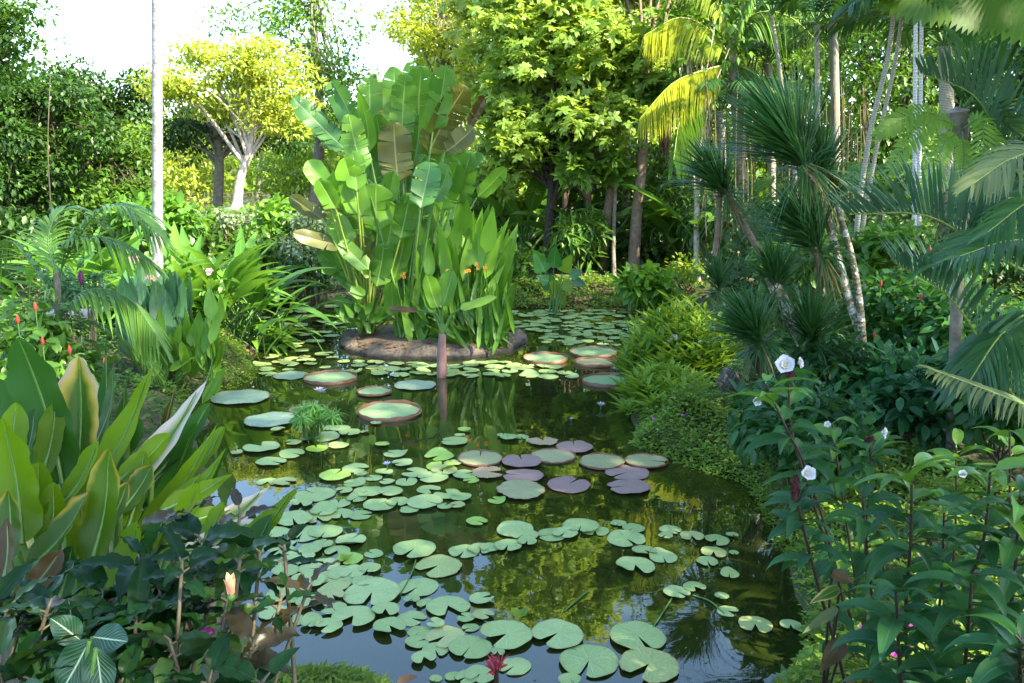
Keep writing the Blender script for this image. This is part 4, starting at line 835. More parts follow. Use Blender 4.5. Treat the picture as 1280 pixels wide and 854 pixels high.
# young plant standing in the water in front of the island
Yp = onz(553, 471)[1]; rp = np.array([*onz(553, 471)[:2], 0.0]); yp = thing('young_banana_plant', 'young plant with a pinkish stem standing in the water in front of the island', 'plant', rp)
sb = MB(); tube_mb(sb, bez([rp - [0, 0, .3], at(552, 445, Yp), at(553, 418, Yp)], 10), np.linspace(.085, .05, 11), 12); sb.obj('stem', MAT['stem_pink'], yp)
for (ax, ay, bx, by, w_, m_, cx, cy_) in [(547, 385, 533, 341, 24, 'banana_bright', 551, 400), (553, 383, 566, 334, 27, 'banana', 553, 400), (575, 386, 621, 369, 13, 'leaf_light', 563, 396), (522, 388, 484, 384, 9, 'big_brown', 543, 394), (544, 390, 530, 360, 18, 'banana', 550, 402)]:
    mb = MB(); A = at(ax, ay, Yp - .05); B = at(bx, by, Yp - .12 + .1 * rng.random())
    q = bez([at(553, 420, Yp), at(cx, cy_, Yp), A], 9); tube_mb(mb, q, np.linspace(.026, .014, len(q)), 6, 1, False)
    leaf_ab(mb, A, B, w_ * mpp(bx, by, Yp), (.25 * (1 if bx < 553 else -1), -.8, .7), .06, .04, 'paddle', 12, fold=.3, nc=3, tears=0, wav=.03, nr=20); mb.obj('leaf', [MAT[m_], MAT['stem_green']], yp)
# papyrus
Yq = onz(388, 552)[1]; rq = np.array([*onz(388, 550)[:2], 0.]); pp_ = thing('papyrus_clump', 'dwarf papyrus clump with feathery umbels standing in the left of the pond', 'plant', rq)
lb = MB(); sb = MB()
for k in range(46):
    tx = 392 + rng.normal() * 16; ty = 505 + 17 * rng.random() + abs(tx - 392) * .25; d0 = rng.normal() * .14; T_ = at(tx, ty, Yq + d0); b0 = rq + [rng.normal() * .07, rng.normal() * .07, -.05]
    tube_mb(sb, bez([b0, (b0 + T_) / 2 + [0, 0, .03], T_], 5), .005, 4, 0, False); tuft(lb, T_, nrm(T_ - b0 + rng.normal(size=3) * .05), 24, .17, .010, 1.9, .35, lo=.9)
lb.obj('umbels', MAT['papyrus'], pp_); sb.obj('stems', MAT['stem_green'], pp_)
# ------------------------------------------------------------------ banks: clumps, shrubs, ground cover
def mound(name, label, poly, n, size, m_, h=.25, flowers=0, fm='magenta_petal', kind='leaf', fr=.02, Y=None):
    """low creeping cover over a stretch of bank given by ground pixels"""
    W = np.array([onz(px, py, .15)[:2] for px, py in poly]); c = W.mean(0); lo = W.min(0); hi = W.max(0); pts = []
    while len(pts) < n:
        q = lo + (hi - lo) * rng.random((n, 2)); ins = np.zeros(n, bool)
        for i in range(len(W)):
            a, b = W[i], W[(i + 1) % len(W)]; cc = (a[1] > q[:, 1]) != (b[1] > q[:, 1]); ins ^= cc & (q[:, 0] < a[0] + (q[:, 1] - a[1]) / (b[1] - a[1] + 1e-12) * (b[0] - a[0]))
        pts += list(q[ins])
    q = np.array(pts[:n])
    de = np.full(n, 9.)
    for i in range(len(W)):
        a, b = W[i], W[(i + 1) % len(W)]; e = b - a; tt = np.clip((q - a) @ e / (e @ e + 1e-9), 0, 1); de = np.minimum(de, np.linalg.norm(q - a - tt[:, None] * e, axis=1))
    hh = h * (1 - np.exp(-de / (h * .8 + .05))) * (1 + .35 * np.sin(q[:, 0] * 4 + np.sin(q[:, 1] * 3)) * np.sin(q[:, 1] * 5) + .22 * np.sin(q[:, 0] * 13 + q[:, 1] * 9) + .5 * rng.random(n) ** 6)
    z = np.maximum(gz(q[:, 0], q[:, 1]), .0) + hh * (1 - .35 * rng.random(n) ** 2)
    D = rdir(n); D[:, 2] = np.abs(D[:, 2]) * .5 - .1; U = rdir(n) * .5 + [0, -.2, 1]
    b = MB(); scatter(b, kind, np.stack([q[:, 0], q[:, 1], z], 1), D, U, size * (.5 + 1.3 * rng.random(n) ** 2))
    # a matted underlayer the leaves sit on
    for k in rng.choice(n, flowers, False) if flowers else []:
        cpt = np.array([q[k, 0], q[k, 1], z[k] + .05]); petals(b, cpt, (0, -.5, .9), 5, fr, fr * .9, 1.3, .1, 'ellip', 1)
    return tag(b.obj(name, [MAT[m_], MAT[fm]]), label, 'ground cover', kind='stuff')
def shrub(name, label, cat, c, r, n, size, m_, kind='oval', group=None, flowers=(), fm='red_bract', Yf=None, stems=9, flat=.9, cr=.22, per=22, base=None, fl=.05, fwid=.018, shell=.45):
    c = np.asarray(c, float); base = base if base is not None else np.array([c[0], c[1], float(gz(c[0], c[1]))]); t = thing(name, label, cat, base, group)
    b = MB(); C = ell_pts(c, r, n, shell, -.6); clumps(b, C, cr, per, size, kind, flat, .3, shell=.2); b.obj('foliage', MAT[m_], t)
    sb = MB()
    for q in C[:stems]: tube_mb(sb, bez([base + rng.normal(size=3) * [.1, .1, 0], (base + q) / 2 + rng.normal(size=3) * .05, q], 6), .012, 5, 0, False)
    sb.obj('stems', MAT['stem_brown'], t)
    for fx, fy in flowers:
        f = MB(); q = at(fx, fy, Yf or (c[1] - r[1])); h = fl
        nb = 8
        for i in range(nb): blob(f, q + np.array([0, 0, h * (i / nb - .5)]), (fwid * math.sin(.5 + 2.4 * i / nb), fwid * math.sin(.5 + 2.4 * i / nb), h * .14), 8, 5)
        tube_mb(f, [q - [0, 0, h * 2.5], q - [0, 0, h * .4]], .005, 5, 1); f.obj('flower_cone', [MAT[fm], MAT['stem_green']], t)
    return t
def cx(px, py, Y, rx, ry, rd): m = mpp(px, py, Y); return at(px, py, Y), (rx * m, rd, ry * m)
# far left: shrubs, white variegated bushes
for lb_, px, py, Y, rx, ry, m_, n in [('white and green variegated bush behind the left of the island, upper of the pale ones', 388, 278, 18.6, 30, 14, 'leaf_variegated', 26), ('white variegated bush low beside the bronze leaves of the island', 384, 312, 18.2, 32, 18, 'leaf_variegated', 34),
    ('pale variegated bush under the pale forked trunk', 298, 275, 20, 30, 14, 'leaf_variegated', 20)]:
    c, r = cx(px, py, Y, rx, ry, .5); shrub('variegated_bush', lb_, 'bush', c, r, n, .10, m_, 'oval', 'pale variegated bushes', cr=.15, per=24)
for lb_, px, py, Y, rx, ry, m_, n, sz in [('dark green bush above the pale kerb on the far left shore', 375, 345, 18.0, 50, 20, 'leaf_dark', 40, .13), ('bright broad leaved bush right of the arching leaf clump', 355, 285, 19.5, 36, 30, 'canna', 34, .26),
    ('green bush low behind the arching leaf clump', 330, 330, 18.5, 40, 40, 'leaf_mid', 50, .16), ('dark leafy bush behind the palm fronds at the far left', 40, 300, 17, 70, 36, 'leaf_dark', 60, .16), ('green leafy bush behind the tall pole trunk', 190, 275, 18, 60, 22, 'ginger', 50, .24)]:
    c, r = cx(px, py, Y, rx, ry, .6); shrub('leafy_bush', lb_, 'bush', c, r, n, sz, m_, 'oval', 'bushes on the far left bank', cr=.25, per=22)
# arching leaf clumps (left bank)
def arching(name, label, cat, base, n, Ln, W, pet, m_, e0=(1.5, .6), drop=1.6, azr=None, group=None, spread=.35, prof='lance', pr=.008, pm='stem_green', flowers=(), fm='pink_petal', Yf=None, fw=10, part='leaves', curl=.2):
    base = np.asarray(base, float); t = thing(name, label, cat, base, group); lb = MB()
    for k in range(n):
        az = rng.random() * 6.283 if azr is None else azr[0] + (azr[1] - azr[0]) * rng.random(); e = e0[0] + (e0[1] - e0[0]) * rng.random()
        s = .65 + .5 * rng.random(); b_ = base + np.array([rng.normal() * spread, rng.normal() * spread * .7, 0]); b_[2] = max(float(gz(b_[0], b_[1])), 0) if base[2] > -.5 else base[2]
        arc_leaf(lb, b_, az, e, e - drop * (.5 + .6 * rng.random()), pet * s, Ln * s, W * s, prof, .3, 9, 1, 0, 1, pr, roll=rng.normal() * curl)
    lb.obj(part, [MAT[m_], MAT[pm]], t)
    for (fx, fy) in flowers:
        f = MB(); c = at(fx, fy, Yf or base[1] - .5); r = fw / 2 * mpp(fx, fy, c[1])
        for _ in range(3): petals(f, c + rng.normal(size=3) * r * .5, nrm([rng.normal() * .5, -.7, .7]), 4, r * .9, r * .6, 1.0, .3, 'ellip')
        tube_mb(f, [c - [0, 0, .35], c], .007, 5, 1); f.obj('flower', [MAT[fm], MAT['stem_green']], t)
    return t
def gp(px, Y): return G(px, Y)
arching('arching_leaf_clump', 'big fountain of long arching glossy leaves leaning over the far left shore', 'plant', gp(262, 14.2), 230, 1.1, .20, .9, 'ginger', (1.45, .8), 1.45, None, 'arching leaf clumps', .5)
arching('arching_leaf_clump', 'arching green leaf clump left of the tall pole trunk', 'plant', gp(140, 14.6), 150, 1.1, .20, .8, 'ginger', (1.45, .7), 1.5, None, 'arching leaf clumps', .5)
arching('arching_leaf_clump', 'darker arching clump drooping to the water left of the far kerb', 'plant', gp(318, 14.2), 50, .6, .12, .25, 'canna', (1.2, .3), 1.5, (-1.2, .9), 'arching leaf clumps', .2)
upright_clump('pink_canna', 'blue-green canna clump with pale pink flowers right below the tall pole trunk', 'plant', (165, 440, 235, 462), (140, 312, 240, 400), 78, 11.4, 62, 22, 'canna_blue', dy=.3, flowers=[(170, 326), (193, 334), (188, 347)], fm='pink_petal', fw=14)
upright_clump('pink_canna', 'slim canna stems with one pink flower at the edge of the water on the left', 'plant', (252, 462, 272, 476), (248, 345, 285, 440), 22, 10.9, 56, 15, 'canna', dy=.1, flowers=[(262, 341)], fm='pink_petal', fw=10)
upright_clump('pink_canna', 'yellowish green canna clump in front of the moss mound on the left bank', 'plant', (190, 450, 240, 470), (170, 370, 248, 430), 50, 11.0, 50, 15, 'canna', dy=.25)
mound('ground_cover', 'round cushion of tiny green leaves with pink flowers on the left bank', [(185, 482), (180, 440), (240, 418), (300, 425), (322, 455), (300, 470), (255, 482), (225, 495)], 9000, .045, 'moss', .42, 6, 'pink_petal')
mound('ground_cover', 'low green ground cover running behind the big foreground leaves on the left', [(-60, 600), (-60, 430), (60, 400), (200, 430), (236, 480), (240, 520), (200, 560)], 12000, .06, 'moss_dark', .30, 0)
mound('ground_cover', 'bright green creeping cover along the far shore right of the island', [(560, 374), (640, 364), (760, 360), (860, 372), (862, 392), (800, 381), (740, 377), (650, 377)], 9000, .07, 'moss', .28, 0)
mound('ground_cover', 'green cover under the bushes on the far left shore', [(270, 400), (290, 370), (420, 360), (560, 362), (560, 374), (440, 372), (330, 380)], 5000, .08, 'moss_dark', .25, 0)
mound('ground_cover', 'creeping cushion of tiny leaves with pink flowers along the right shore', [(800, 512), (790, 540), (815, 550), (865, 568), (915, 582), (960, 600), (990, 590), (960, 540), (900, 505), (840, 495)], 16000, .04, 'moss', .36, 9, 'magenta_petal')
mound('ground_cover', 'green ground cover rising on the right bank behind the costus stems', [(940, 600), (990, 690), (1006, 740), (1004, 790), (978, 835), (960, 900), (1400, 900), (1300, 640), (1050, 560)], 22000, .045, 'moss', .22, 12, 'magenta_petal')
mound('ground_cover', 'grassy green tuft of fine leaves at the bottom left edge of the pond', [(325, 838), (345, 862), (400, 856), (480, 862), (480, 920), (300, 930)], 5000, .05, 'moss', .10, 0, kind='long')
mound('ground_cover', 'green cover on the right bank under the spiky plants', [(870, 560), (860, 440), (900, 400), (1400, 380), (1400, 640), (1050, 620)], 16000, .07, 'moss_dark', .3, 0)
# thin palm on the left with drooping fronds
t = thing('feather_palm', 'small palm with a thin grey trunk and drooping feathery fronds at the far left', 'palm', gp(72, 8.6)); Yl = 8.6
sb = MB(); tube_mb(sb, bez([gp(72, Yl), at(75, 430, Yl), at(72, 340, Yl)], 12), .028, 8); sb.obj('trunk', MAT['bark_grey'], t)
for k, (pts, Ll, vee) in enumerate([([(72, 345), (105, 285), (150, 255), (205, 300)], .42, .1), ([(72, 350), (60, 300), (80, 262), (130, 280)], .42, .1), ([(75, 395), (110, 362), (160, 372), (196, 420)], .5, -.5), ([(70, 380), (35, 325), (5, 300), (-40, 340)], .5, -.4), ([(72, 400), (40, 390), (5, 415), (-20, 470)], .5, -.3),
    ([(75, 420), (110, 400), (150, 420), (200, 470)], .35, -.3), ([(73, 350), (90, 300), (140, 300), (190, 330)], .4, 0)]):
    mb = MB(); q = bez([at(a, b, Yl + .15 * i * (1 if k % 2 else -1)) for i, (a, b) in enumerate(pts)], 14); frond(mb, q, 34, Ll, .035, 50, vee, .5, rr=.010); mb.obj('frond', [MAT['palm_mid'], MAT['stem_green']], t)
t = thing('bare_cane', 'thin yellowish upright cane behind the feathery fronds at the far left', 'cane', gp(70, 9.2)); sb = MB(); tube_mb(sb, bez([gp(64, 9.2), at(66, 300, 9.2), at(60, 190, 9.2), at(63, 90, 9.2)], 12), [.011, .004], 6); sb.obj('cane', MAT['stem_brown'], t)
# tall pole trunk
Yo = 12.9; b0 = gp(196, Yo); t = thing('tall_palm', 'very tall straight pale grey palm trunk rising out of the frame on the left', 'palm', b0)
sb = MB(); q = bez([b0, at(197, 200, Yo), at(196, 0, Yo), at(195, -260, Yo), at(196, -420, Yo)], 40); tube_mb(sb, q, np.linspace(.078, .056, len(q)), 14); sb.obj('trunk', MAT['pole_bark'], t)
top = q[-1]
for k in range(9):
    mb = MB(); frond(mb, arc(top, k * .7 + .3, .9, -.7, 2.2, 12), 36, .55, .04, 55, .2, .5, rr=.02); mb.obj('frond', [MAT['palm_mid'], MAT['stem_green']], t)
# shrub with red cones, plum bud plant, stone slab bench
c, r = cx(48, 455, 8.2, 66, 75, .6)
shrub('costus_shrub', 'green shrub with red cone flowers at the left edge above the big foreground leaves', 'shrub', c, r, 46, .13, 'costus_light', 'oval', None, [(44, 383), (22, 399), (53, 426), (87, 437), (131, 452)], 'red_bract', 7.6, cr=.18, fl=.07, fwid=.017)
c, r = cx(100, 362, 9.6, 34, 26, .3)
t = shrub('dark_bud_plant', 'plant with one plum coloured bud between the feathery fronds', 'plant', c, r, 16, .12, 'canna_blue', 'long', None, [(101, 346)], 'plum_bud', 9.2, cr=.15, fl=.14, fwid=.035)
stone = plain('violet_stone', (.20, .17, .22), (.13, .11, .14), .8, 9, .4)
def box_mb(mb, c, s, rz=0, bev=.01):
    x, y, z = [a / 2 for a in s]; V = []
    for zz, k in ((-z, 1), (z - bev, 1), (z, 1 - bev / min(x, y))):
        for a, b in ((-x, -y), (x, -y), (x, y), (-x, y)): V.append((a * k, b * k, zz))
    V = np.array(V); ca, sa = math.cos(rz), math.sin(rz); V = np.stack([V[:, 0] * ca - V[:, 1] * sa, V[:, 0] * sa + V[:, 1] * ca, V[:, 2]], 1) + np.asarray(c)
    Q = [[a * 4 + b, a * 4 + (b + 1) % 4, (a + 1) * 4 + (b + 1) % 4, (a + 1) * 4 + b] for a in range(2) for b in range(4)] + [[8, 9, 10, 11], [3, 2, 1, 0]]
    mb.add(V, Q)
c = at(84, 392, 10.6); t = thing('stone_bench', 'low violet-grey stone slab bench half hidden by plants at the left', 'bench', (c[0], c[1], float(gz(c[0], c[1]))))
b = MB(); box_mb(b, c, (.62, .42, .05), .15); b.obj('slab', stone, t, smooth=False); zb = float(gz(c[0], c[1])); b = MB(); box_mb(b, (c[0] - .05, c[1], (c[2] + zb) / 2 - .02), (.12, .2, max(.1, c[2] - zb - .03)), .15); b.obj('support', MAT['bark_dark'], t, smooth=False)
# boulders
rockm = plain('boulder_stone', (.12, .09, .08), (.05, .04, .035), .9, 7, .7); rockg = plain('pale_stone', (.16, .19, .19), (.08, .10, .08), .9, 7, .6)
def rock(px, py, r, label, m_, z=.0, Yd=None):
    q = onz(px, py, .1); b = MB(); blob(b, (q[0], q[1], z), r, 26, 16, 0, .10); tag(b.obj('boulder', m_), label, 'rock')
rock(240, 520, (.20, .16, .13), 'dark brown boulder at the water behind the bleached leaf tips', rockm, -.04); rock(908, 512, (.20, .25, .42), 'dark shaded boulder behind the leftmost costus stem', rockm, .15)
rock(985, 862, (.16, .12, .10), 'grey-green stone at the bottom right corner of the pond', rockg, .08)
# far shore plants
t = hero('elephant_ear', 'elephant ear plant with heart shaped leaves standing at the far shore', 'plant', onz(694, 392), [
    (681, 340, 668, 312, 26, 'alocasia', 0), (692, 335, 694, 306, 24, 'alocasia', 0), (703, 340, 714, 318, 22, 'leaf_lime', 0), (690, 345, 680, 362, 20, 'alocasia', 0), (704, 352, 714, 366, 18, 'leaf_lime', 0), (696, 350, 690, 374, 18, 'leaf_lime', 0), (700, 365, 706, 382, 14, 'leaf_lime', 0),
    (686, 352, 670, 345, 18, 'alocasia', 0), (712, 345, 728, 338, 18, 'canna_blue', 0), (715, 350, 732, 356, 16, 'canna_blue', 0)], 17.6, None, .014, prof='heart', dy=.2, fold=.2)
c, r = cx(808, 358, 17.4, 34, 20, .4); shrub('light_leafy_shrub', 'rounded shrub of broad fresh green leaves at the far shore below the thick brown trunk', 'shrub', c, r, 34, .26, 'canna', 'oval', None, cr=.16, per=14)
for lb_, px, py, Y, rx, ry, m_, n, sz in [('brownish green low bush right of the fresh green shrub', 858, 340, 19, 30, 14, 'leaf_lime', 24, .12), ('green bush in the shade behind the elephant ear plant', 650, 335, 20, 40, 22, 'leaf_mid', 34, .18),
    ('dark broad leaved bush between the whorled tree and the leaning trunk', 725, 300, 21, 34, 34, 'banana', 30, .34), ('dark broad leaved bush right of the thick brown trunk', 850, 270, 22, 50, 50, 'banana', 44, .40), ('pale lit bush deep in the shade at the left of the whorled tree', 640, 250, 25, 34, 40, 'leaf_lime', 30, .25),
    ('green bush deep behind the spiky tufts', 930, 270, 20, 60, 60, 'leaf_mid', 60, .22), ('bush of long leaves at the foot of the slim trunks', 770, 320, 22, 60, 26, 'leaf_dark', 40, .26)]:
    c, r = cx(px, py, Y, rx, ry, .6); shrub('leafy_bush', lb_, 'bush', c, r, n, sz, m_, 'oval' if sz < .3 else 'long', 'bushes beyond the far shore', cr=.28, per=16)
for k, (px, Y, nl, lb_) in enumerate([(735, 22.5, 12, 'dark banana-like plant between the slim brown trunks'), (850, 22.5, 14, 'banana-like plant with broad leaves right of the thick brown trunk'), (655, 23.5, 12, 'banana-like plant in the shade left of the dark forked trunk'), (905, 21, 12, 'banana-like plant in the shade behind the leftmost tufts')]):
    arching('banana_plant', lb_, 'plant', gp(px, Y), nl, 1.7, .42, 1.3, 'banana', (1.4, .8), 1.3, None, 'banana-like plants in the shade', .2, 'paddle', .03)
arching('fern_clump', 'light green fern mass between the far shrub and the spiky plants', 'fern', gp(868, 15.5), 130, .45, .05, .2, 'herb', (1.4, .5), 1.2, None, None, .55)
arching('fern_clump', 'feathery light green clump behind the bright herb clump', 'fern', gp(900, 13.8), 130, .42, .05, .2, 'leaf_sage', (1.4, .5), 1.1, None, None, .5)
# bright herb clump on the right shore
def herb(label, px0, px1, Y, n, hgt, m_='herb', flowers=(), name='herb_clump'):
    b0 = gp((px0 + px1) / 2, Y); t = thing(name, label, 'plant', b0); lb = MB(); sb = MB(); g2 = (G(px1, Y)[0] - G(px0, Y)[0]) / 2
    for k in range(n):
        a = rng.random() * 6.28; rr_ = math.sqrt(rng.random()); x = b0[0] + g2 * rr_ * math.cos(a); y = Y + .75 * rr_ * math.sin(a); z = max(float(gz(x, y)), 0)
        h = hgt * (1 - .55 * rr_ ** 2) * (.75 + .4 * rng.random()); tipp = np.array([x + g2 * .25 * math.cos(a) * rr_, y - .1 * h, z + h]); q = bez([(x, y, z), ((x + tipp[0]) / 2, y, z + h * .6), tipp], 7)
        tube_mb(sb, q, .006, 4, 0, False); mL = 11; ii = np.linspace(2, len(q) - 1, mL).astype(int); az = rng.random() * 6.28 + np.arange(mL) * 2.4
        el = .35 + .5 * np.linspace(0, 1, mL); D = np.stack([np.cos(az) * np.cos(el), np.sin(az) * np.cos(el), np.sin(el)], 1)
        scatter(lb, 'long', q[ii], D, np.tile([0, 0, 1.], (mL, 1)) + rng.normal(size=(mL, 3)) * .2, .24 * (.7 + .5 * rng.random(mL)))
    lb.obj('leaves', MAT[m_], t); sb.obj('stems', MAT['stem_green'], t)
    for fx, fy in flowers:
        f = MB(); c = at(fx, fy, Y - .5); petals(f, c, (0, -.6, .8), 6, .06, .05, 1.0, .3); petals(f, c, (0, -.6, .8), 4, .05, .04, .5, .3); f.obj('flower', MAT['white_petal'], t)
herb('bright lime green leafy clump with a few white flowers on the right shore', 786, 905, 11.4, 190, 1.0, 'herb', [(836, 428), (876, 430), (843, 424)])
herb('lime green leafy fringe in front of the bright clump, reaching over the water', 785, 870, 10.3, 70, .40, 'herb')
# ------------------------------------------------------------------ spiky tufted plants (right bank)
def spiky(label, stems, tufts, Y, root):
    t = thing('spiky_tufted_plant', label, 'plant', root, 'spiky tufted plants')
    for pts, r0, r1, m_, dd in stems:
        sb = MB(); q = bez([at(a, b, Y + dd) for a, b in pts], 18); tube_mb(sb, q, np.linspace(r0, r1, len(q)), 9); sb.obj('stem', MAT[m_], t)
    for (bx, by, tx, ty, n, dd) in tufts:
        A = at(bx, by, Y + dd); B = at(tx, ty, Y + dd - .12); Ln = np.linalg.norm(B - A) * 1.0; mb = MB()
        tuft(mb, A, B - A, n, Ln, .020, .92, .16); tuft(mb, A - nrm(B - A) * Ln * .12, B - A, n // 6, Ln * .8, .018, 1.6, .5, 0, lo=.9); tuft(mb, A - nrm(B - A) * Ln * .2, A - B + np.array([0, 0, -.2]), n // 7, Ln * .6, .015, 1.0, .4, 1)
        mb.obj('leaf_tuft', [MAT['tuft'], MAT['tuft_old']], t)
spiky('spiky plant with the biggest tuft at the top of a long leaning pale stem', [([(1092, 540), (1078, 430), (1060, 370), (1030, 262), (994, 192)], .055, .036, 'lichen_bark', 0)], [(994, 190, 918, 62, 420, 0), (1028, 212, 1022, 118, 170, .4), (1040, 248, 1046, 192, 110, .3)], 9.4, gp(1092, 9.4))
spiky('spiky plant with a small high tuft on a thin pinkish stem at the left', [([(1035, 500), (975, 360), (935, 290), (901, 232)], .05, .032, 'bark_brown', .4), ([(893, 320), (898, 280), (900, 235)], .03, .03, 'bark_brown', .45)], [(901, 232, 858, 158, 300, .4), (898, 356, 893, 300, 90, .5)], 9.9, gp(1035, 9.9))
spiky('spiky plant with several low tufts on a thick fallen trunk', [([(1050, 520), (1010, 440), (975, 372), (962, 345)], .085, .06, 'lichen_bark', 0), ([(1020, 460), (1012, 420), (1017, 400)], .04, .04, 'bark_brown', 0), ([(955, 470), (940, 440), (945, 420)], .05, .04, 'bark_dark', -.2), ([(1085, 520), (1072, 360), (1045, 250)], .045, .03, 'lichen_bark', .25), ([(1025, 345), (1020, 320), (1016, 300)], .03, .03, 'bark_brown', .2)],
    [(970, 352, 962, 280, 240, 0), (944, 418, 908, 345, 260, -.3), (1014, 418, 1006, 340, 260, -.1), (1016, 300, 968, 212, 300, .2)], 9.1, gp(1050, 9.1))
# slim palms and canes
def cane(label, pts, Y, r, m_, crown=True, name='slim_palm', group='slim palm trunks'):
    b0 = gp(pts[0][0], Y); t = thing(name, label, 'palm', b0, group); sb = MB(); q = bez([b0] + [at(a, b, Y) for a, b in pts[1:]], 30); tube_mb(sb, q, np.linspace(r * 1.15, r * .85, len(q)), 9); sb.obj('trunk', MAT[m_], t)
    if crown:
        for k in range(8): mb = MB(); frond(mb, arc(q[-1], k * .8 + rng.random(), 1.1, -.7, 1.7, 10), 26, .45, .04, 55, .2, .5, rr=.014); mb.obj('frond', [MAT['palm_dark'], MAT['stem_green']], t)
cane('ringed pale palm trunk curving up to the top, left one of the pair', [(1078, 420), (1068, 330), (1085, 180), (1112, 60), (1122, -60)], 13.5, .038, 'ring_bark')
cane('ringed pale palm trunk curving up to the top, right one of the pair', [(1085, 420), (1075, 320), (1095, 190), (1122, 60), (1134, -60)], 13.9, .032, 'ring_bark')
cane('straight white cane trunk, left one of the pair below the fan leaves', [(1142, 420), (1143, 250), (1144, 100), (1145, -60)], 12.5, .030, 'white_cane')
cane('straight white cane trunk, right one of the pair below the fan leaves', [(1150, 420), (1149, 250), (1151, 100), (1153, -60)], 12.9, .028, 'white_cane')
cane('slim grey ringed palm trunk behind the topmost spiky tuft', [(1024, 420), (1024, 250), (1022, 120), (1021, 30)], 16, .045, 'ring_bark')
cane('thin ringed palm trunk leaning left at the top right of centre', [(1000, 420), (992, 200), (975, 90), (965, 20)], 17, .036, 'ring_bark')
cane('slim trunk rising at the right between the blue-green fronds', [(1190, 470), (1196, 300), (1197, 200)], 9.6, .055, 'white_cane', False)
# bright fronds of a big palm at top centre
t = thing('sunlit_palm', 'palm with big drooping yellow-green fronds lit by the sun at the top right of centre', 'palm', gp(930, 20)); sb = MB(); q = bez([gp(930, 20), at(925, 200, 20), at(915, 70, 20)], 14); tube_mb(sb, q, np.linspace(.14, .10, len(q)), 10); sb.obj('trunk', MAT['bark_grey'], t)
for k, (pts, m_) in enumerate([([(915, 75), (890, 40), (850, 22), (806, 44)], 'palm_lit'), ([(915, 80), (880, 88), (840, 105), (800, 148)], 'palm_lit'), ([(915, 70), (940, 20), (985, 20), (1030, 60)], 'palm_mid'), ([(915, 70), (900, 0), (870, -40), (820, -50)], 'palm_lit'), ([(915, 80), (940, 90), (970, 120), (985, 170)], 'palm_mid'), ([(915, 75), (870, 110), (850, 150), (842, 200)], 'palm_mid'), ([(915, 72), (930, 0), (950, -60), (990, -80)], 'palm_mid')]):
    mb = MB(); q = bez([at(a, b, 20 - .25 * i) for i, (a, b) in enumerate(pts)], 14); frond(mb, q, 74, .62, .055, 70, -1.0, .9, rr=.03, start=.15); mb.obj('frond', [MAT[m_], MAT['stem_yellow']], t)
for k, (px, py, Y, s, lb_) in enumerate([(1040, 30, 22, 1.6, 'dark feathery palm crown behind the topmost tuft'), (900, 140, 21, 1.3, 'dark feathery palm behind the leftmost spiky tuft'), (780, 20, 25, 1.8, 'dark feathery palm at the top centre between the trees'), (960, 80, 24, 1.6, 'shaded palm right of the sunlit palm'), (1100, 250, 15, 1.0, 'small green feathery palm behind the ringed trunks'), (1180, 60, 14, 1.6, 'shaded feathery palm behind the white cane trunks')]):
    t = thing('feather_palm', lb_, 'palm', gp(px, Y), 'feathery palms in the wood'); sb = MB(); q = bez([gp(px, Y), at(px + 3, py + 60, Y), at(px, py, Y)], 12); tube_mb(sb, q, .07 * s, 8); sb.obj('trunk', MAT['ring_bark'], t)
    for a in range(12):
        mb = MB(); frond(mb, arc(q[-1], a * .55 + k, 1.2 - .5 * rng.random(), -.6, 1.5 * s, 10), 34, .42 * s, .035 * s, 58, .15, .55, rr=.014 * s); mb.obj('frond', [MAT['palm_dark' if k != 4 else 'palm_mid'], MAT['stem_green']], t)
# hanging aerial roots / dry fronds between the trunks
mb = MB()
for k in range(70):
    px = 880 + 210 * rng.random(); Y = 17 + 5 * rng.random(); y0 = 90 + 120 * rng.random(); tube_mb(mb, bez([at(px, y0, Y), at(px + rng.normal() * 3, y0 + 60, Y), at(px + rng.normal() * 4, y0 + 120 + 60 * rng.random(), Y)], 6), .012, 4, 0, False)
tag(mb.obj('hanging_roots', MAT['palm_thatch']), 'thin brown aerial roots hanging in the shade behind the tufts', 'roots', kind='stuff')
# ------------------------------------------------------------------ right bank shrubs with red buds
for lb_, px, py, Y, rx, ry, m_, n, sz, fl_ in [
    ('dark green shrub with red buds just right of the lichen covered stem', 1120, 400, 10.4, 62, 50, 'costus_shrub', 74, .15, [(1101, 354), (1093, 418), (1105, 434), (1151, 371), (1061, 421)]),
    ('dark green shrub with a red bud above it at the right under the blue fronds', 1205, 420, 9.6, 60, 60, 'costus_shrub', 70, .15, [(1162, 313)]),
    ('blue-green leafy shrub in front of the red budded ones', 1150, 500, 8.3, 80, 50, 'costus_shrub_blue', 84, .15, [(1213, 534)]),
    ('dense leafy shrub at the right edge of the bank', 1270, 480, 7.4, 70, 70, 'costus_shrub', 76, .15, []),
    ('brighter green shrub behind the leaning spiky stems', 1010, 330, 13, 60, 40, 'costus_light', 60, .15, [(1040, 352)]),
    ('light green shrub high on the bank between the white canes and the slim trunk', 1150, 320, 12.5, 90, 36, 'costus_light', 80, .16, [(1126, 330)]),
    ('green shrub at the foot of the leaning spiky stems', 1040, 470, 9.0, 60, 50, 'costus', 66, .13, []), ('leafy green shrub behind the white costus flowers', 1000, 540, 7.0, 80, 50, 'costus', 80, .12, [])]:
    c, r = cx(px, py, Y, rx, ry, .7); shrub('leafy_shrub', lb_, 'shrub', c, r, n, sz, m_, 'oval', 'leafy shrubs on the right bank', fl_, cr=.2, per=20, fl=.065, fwid=.019, Yf=Y - .75, shell=.7)
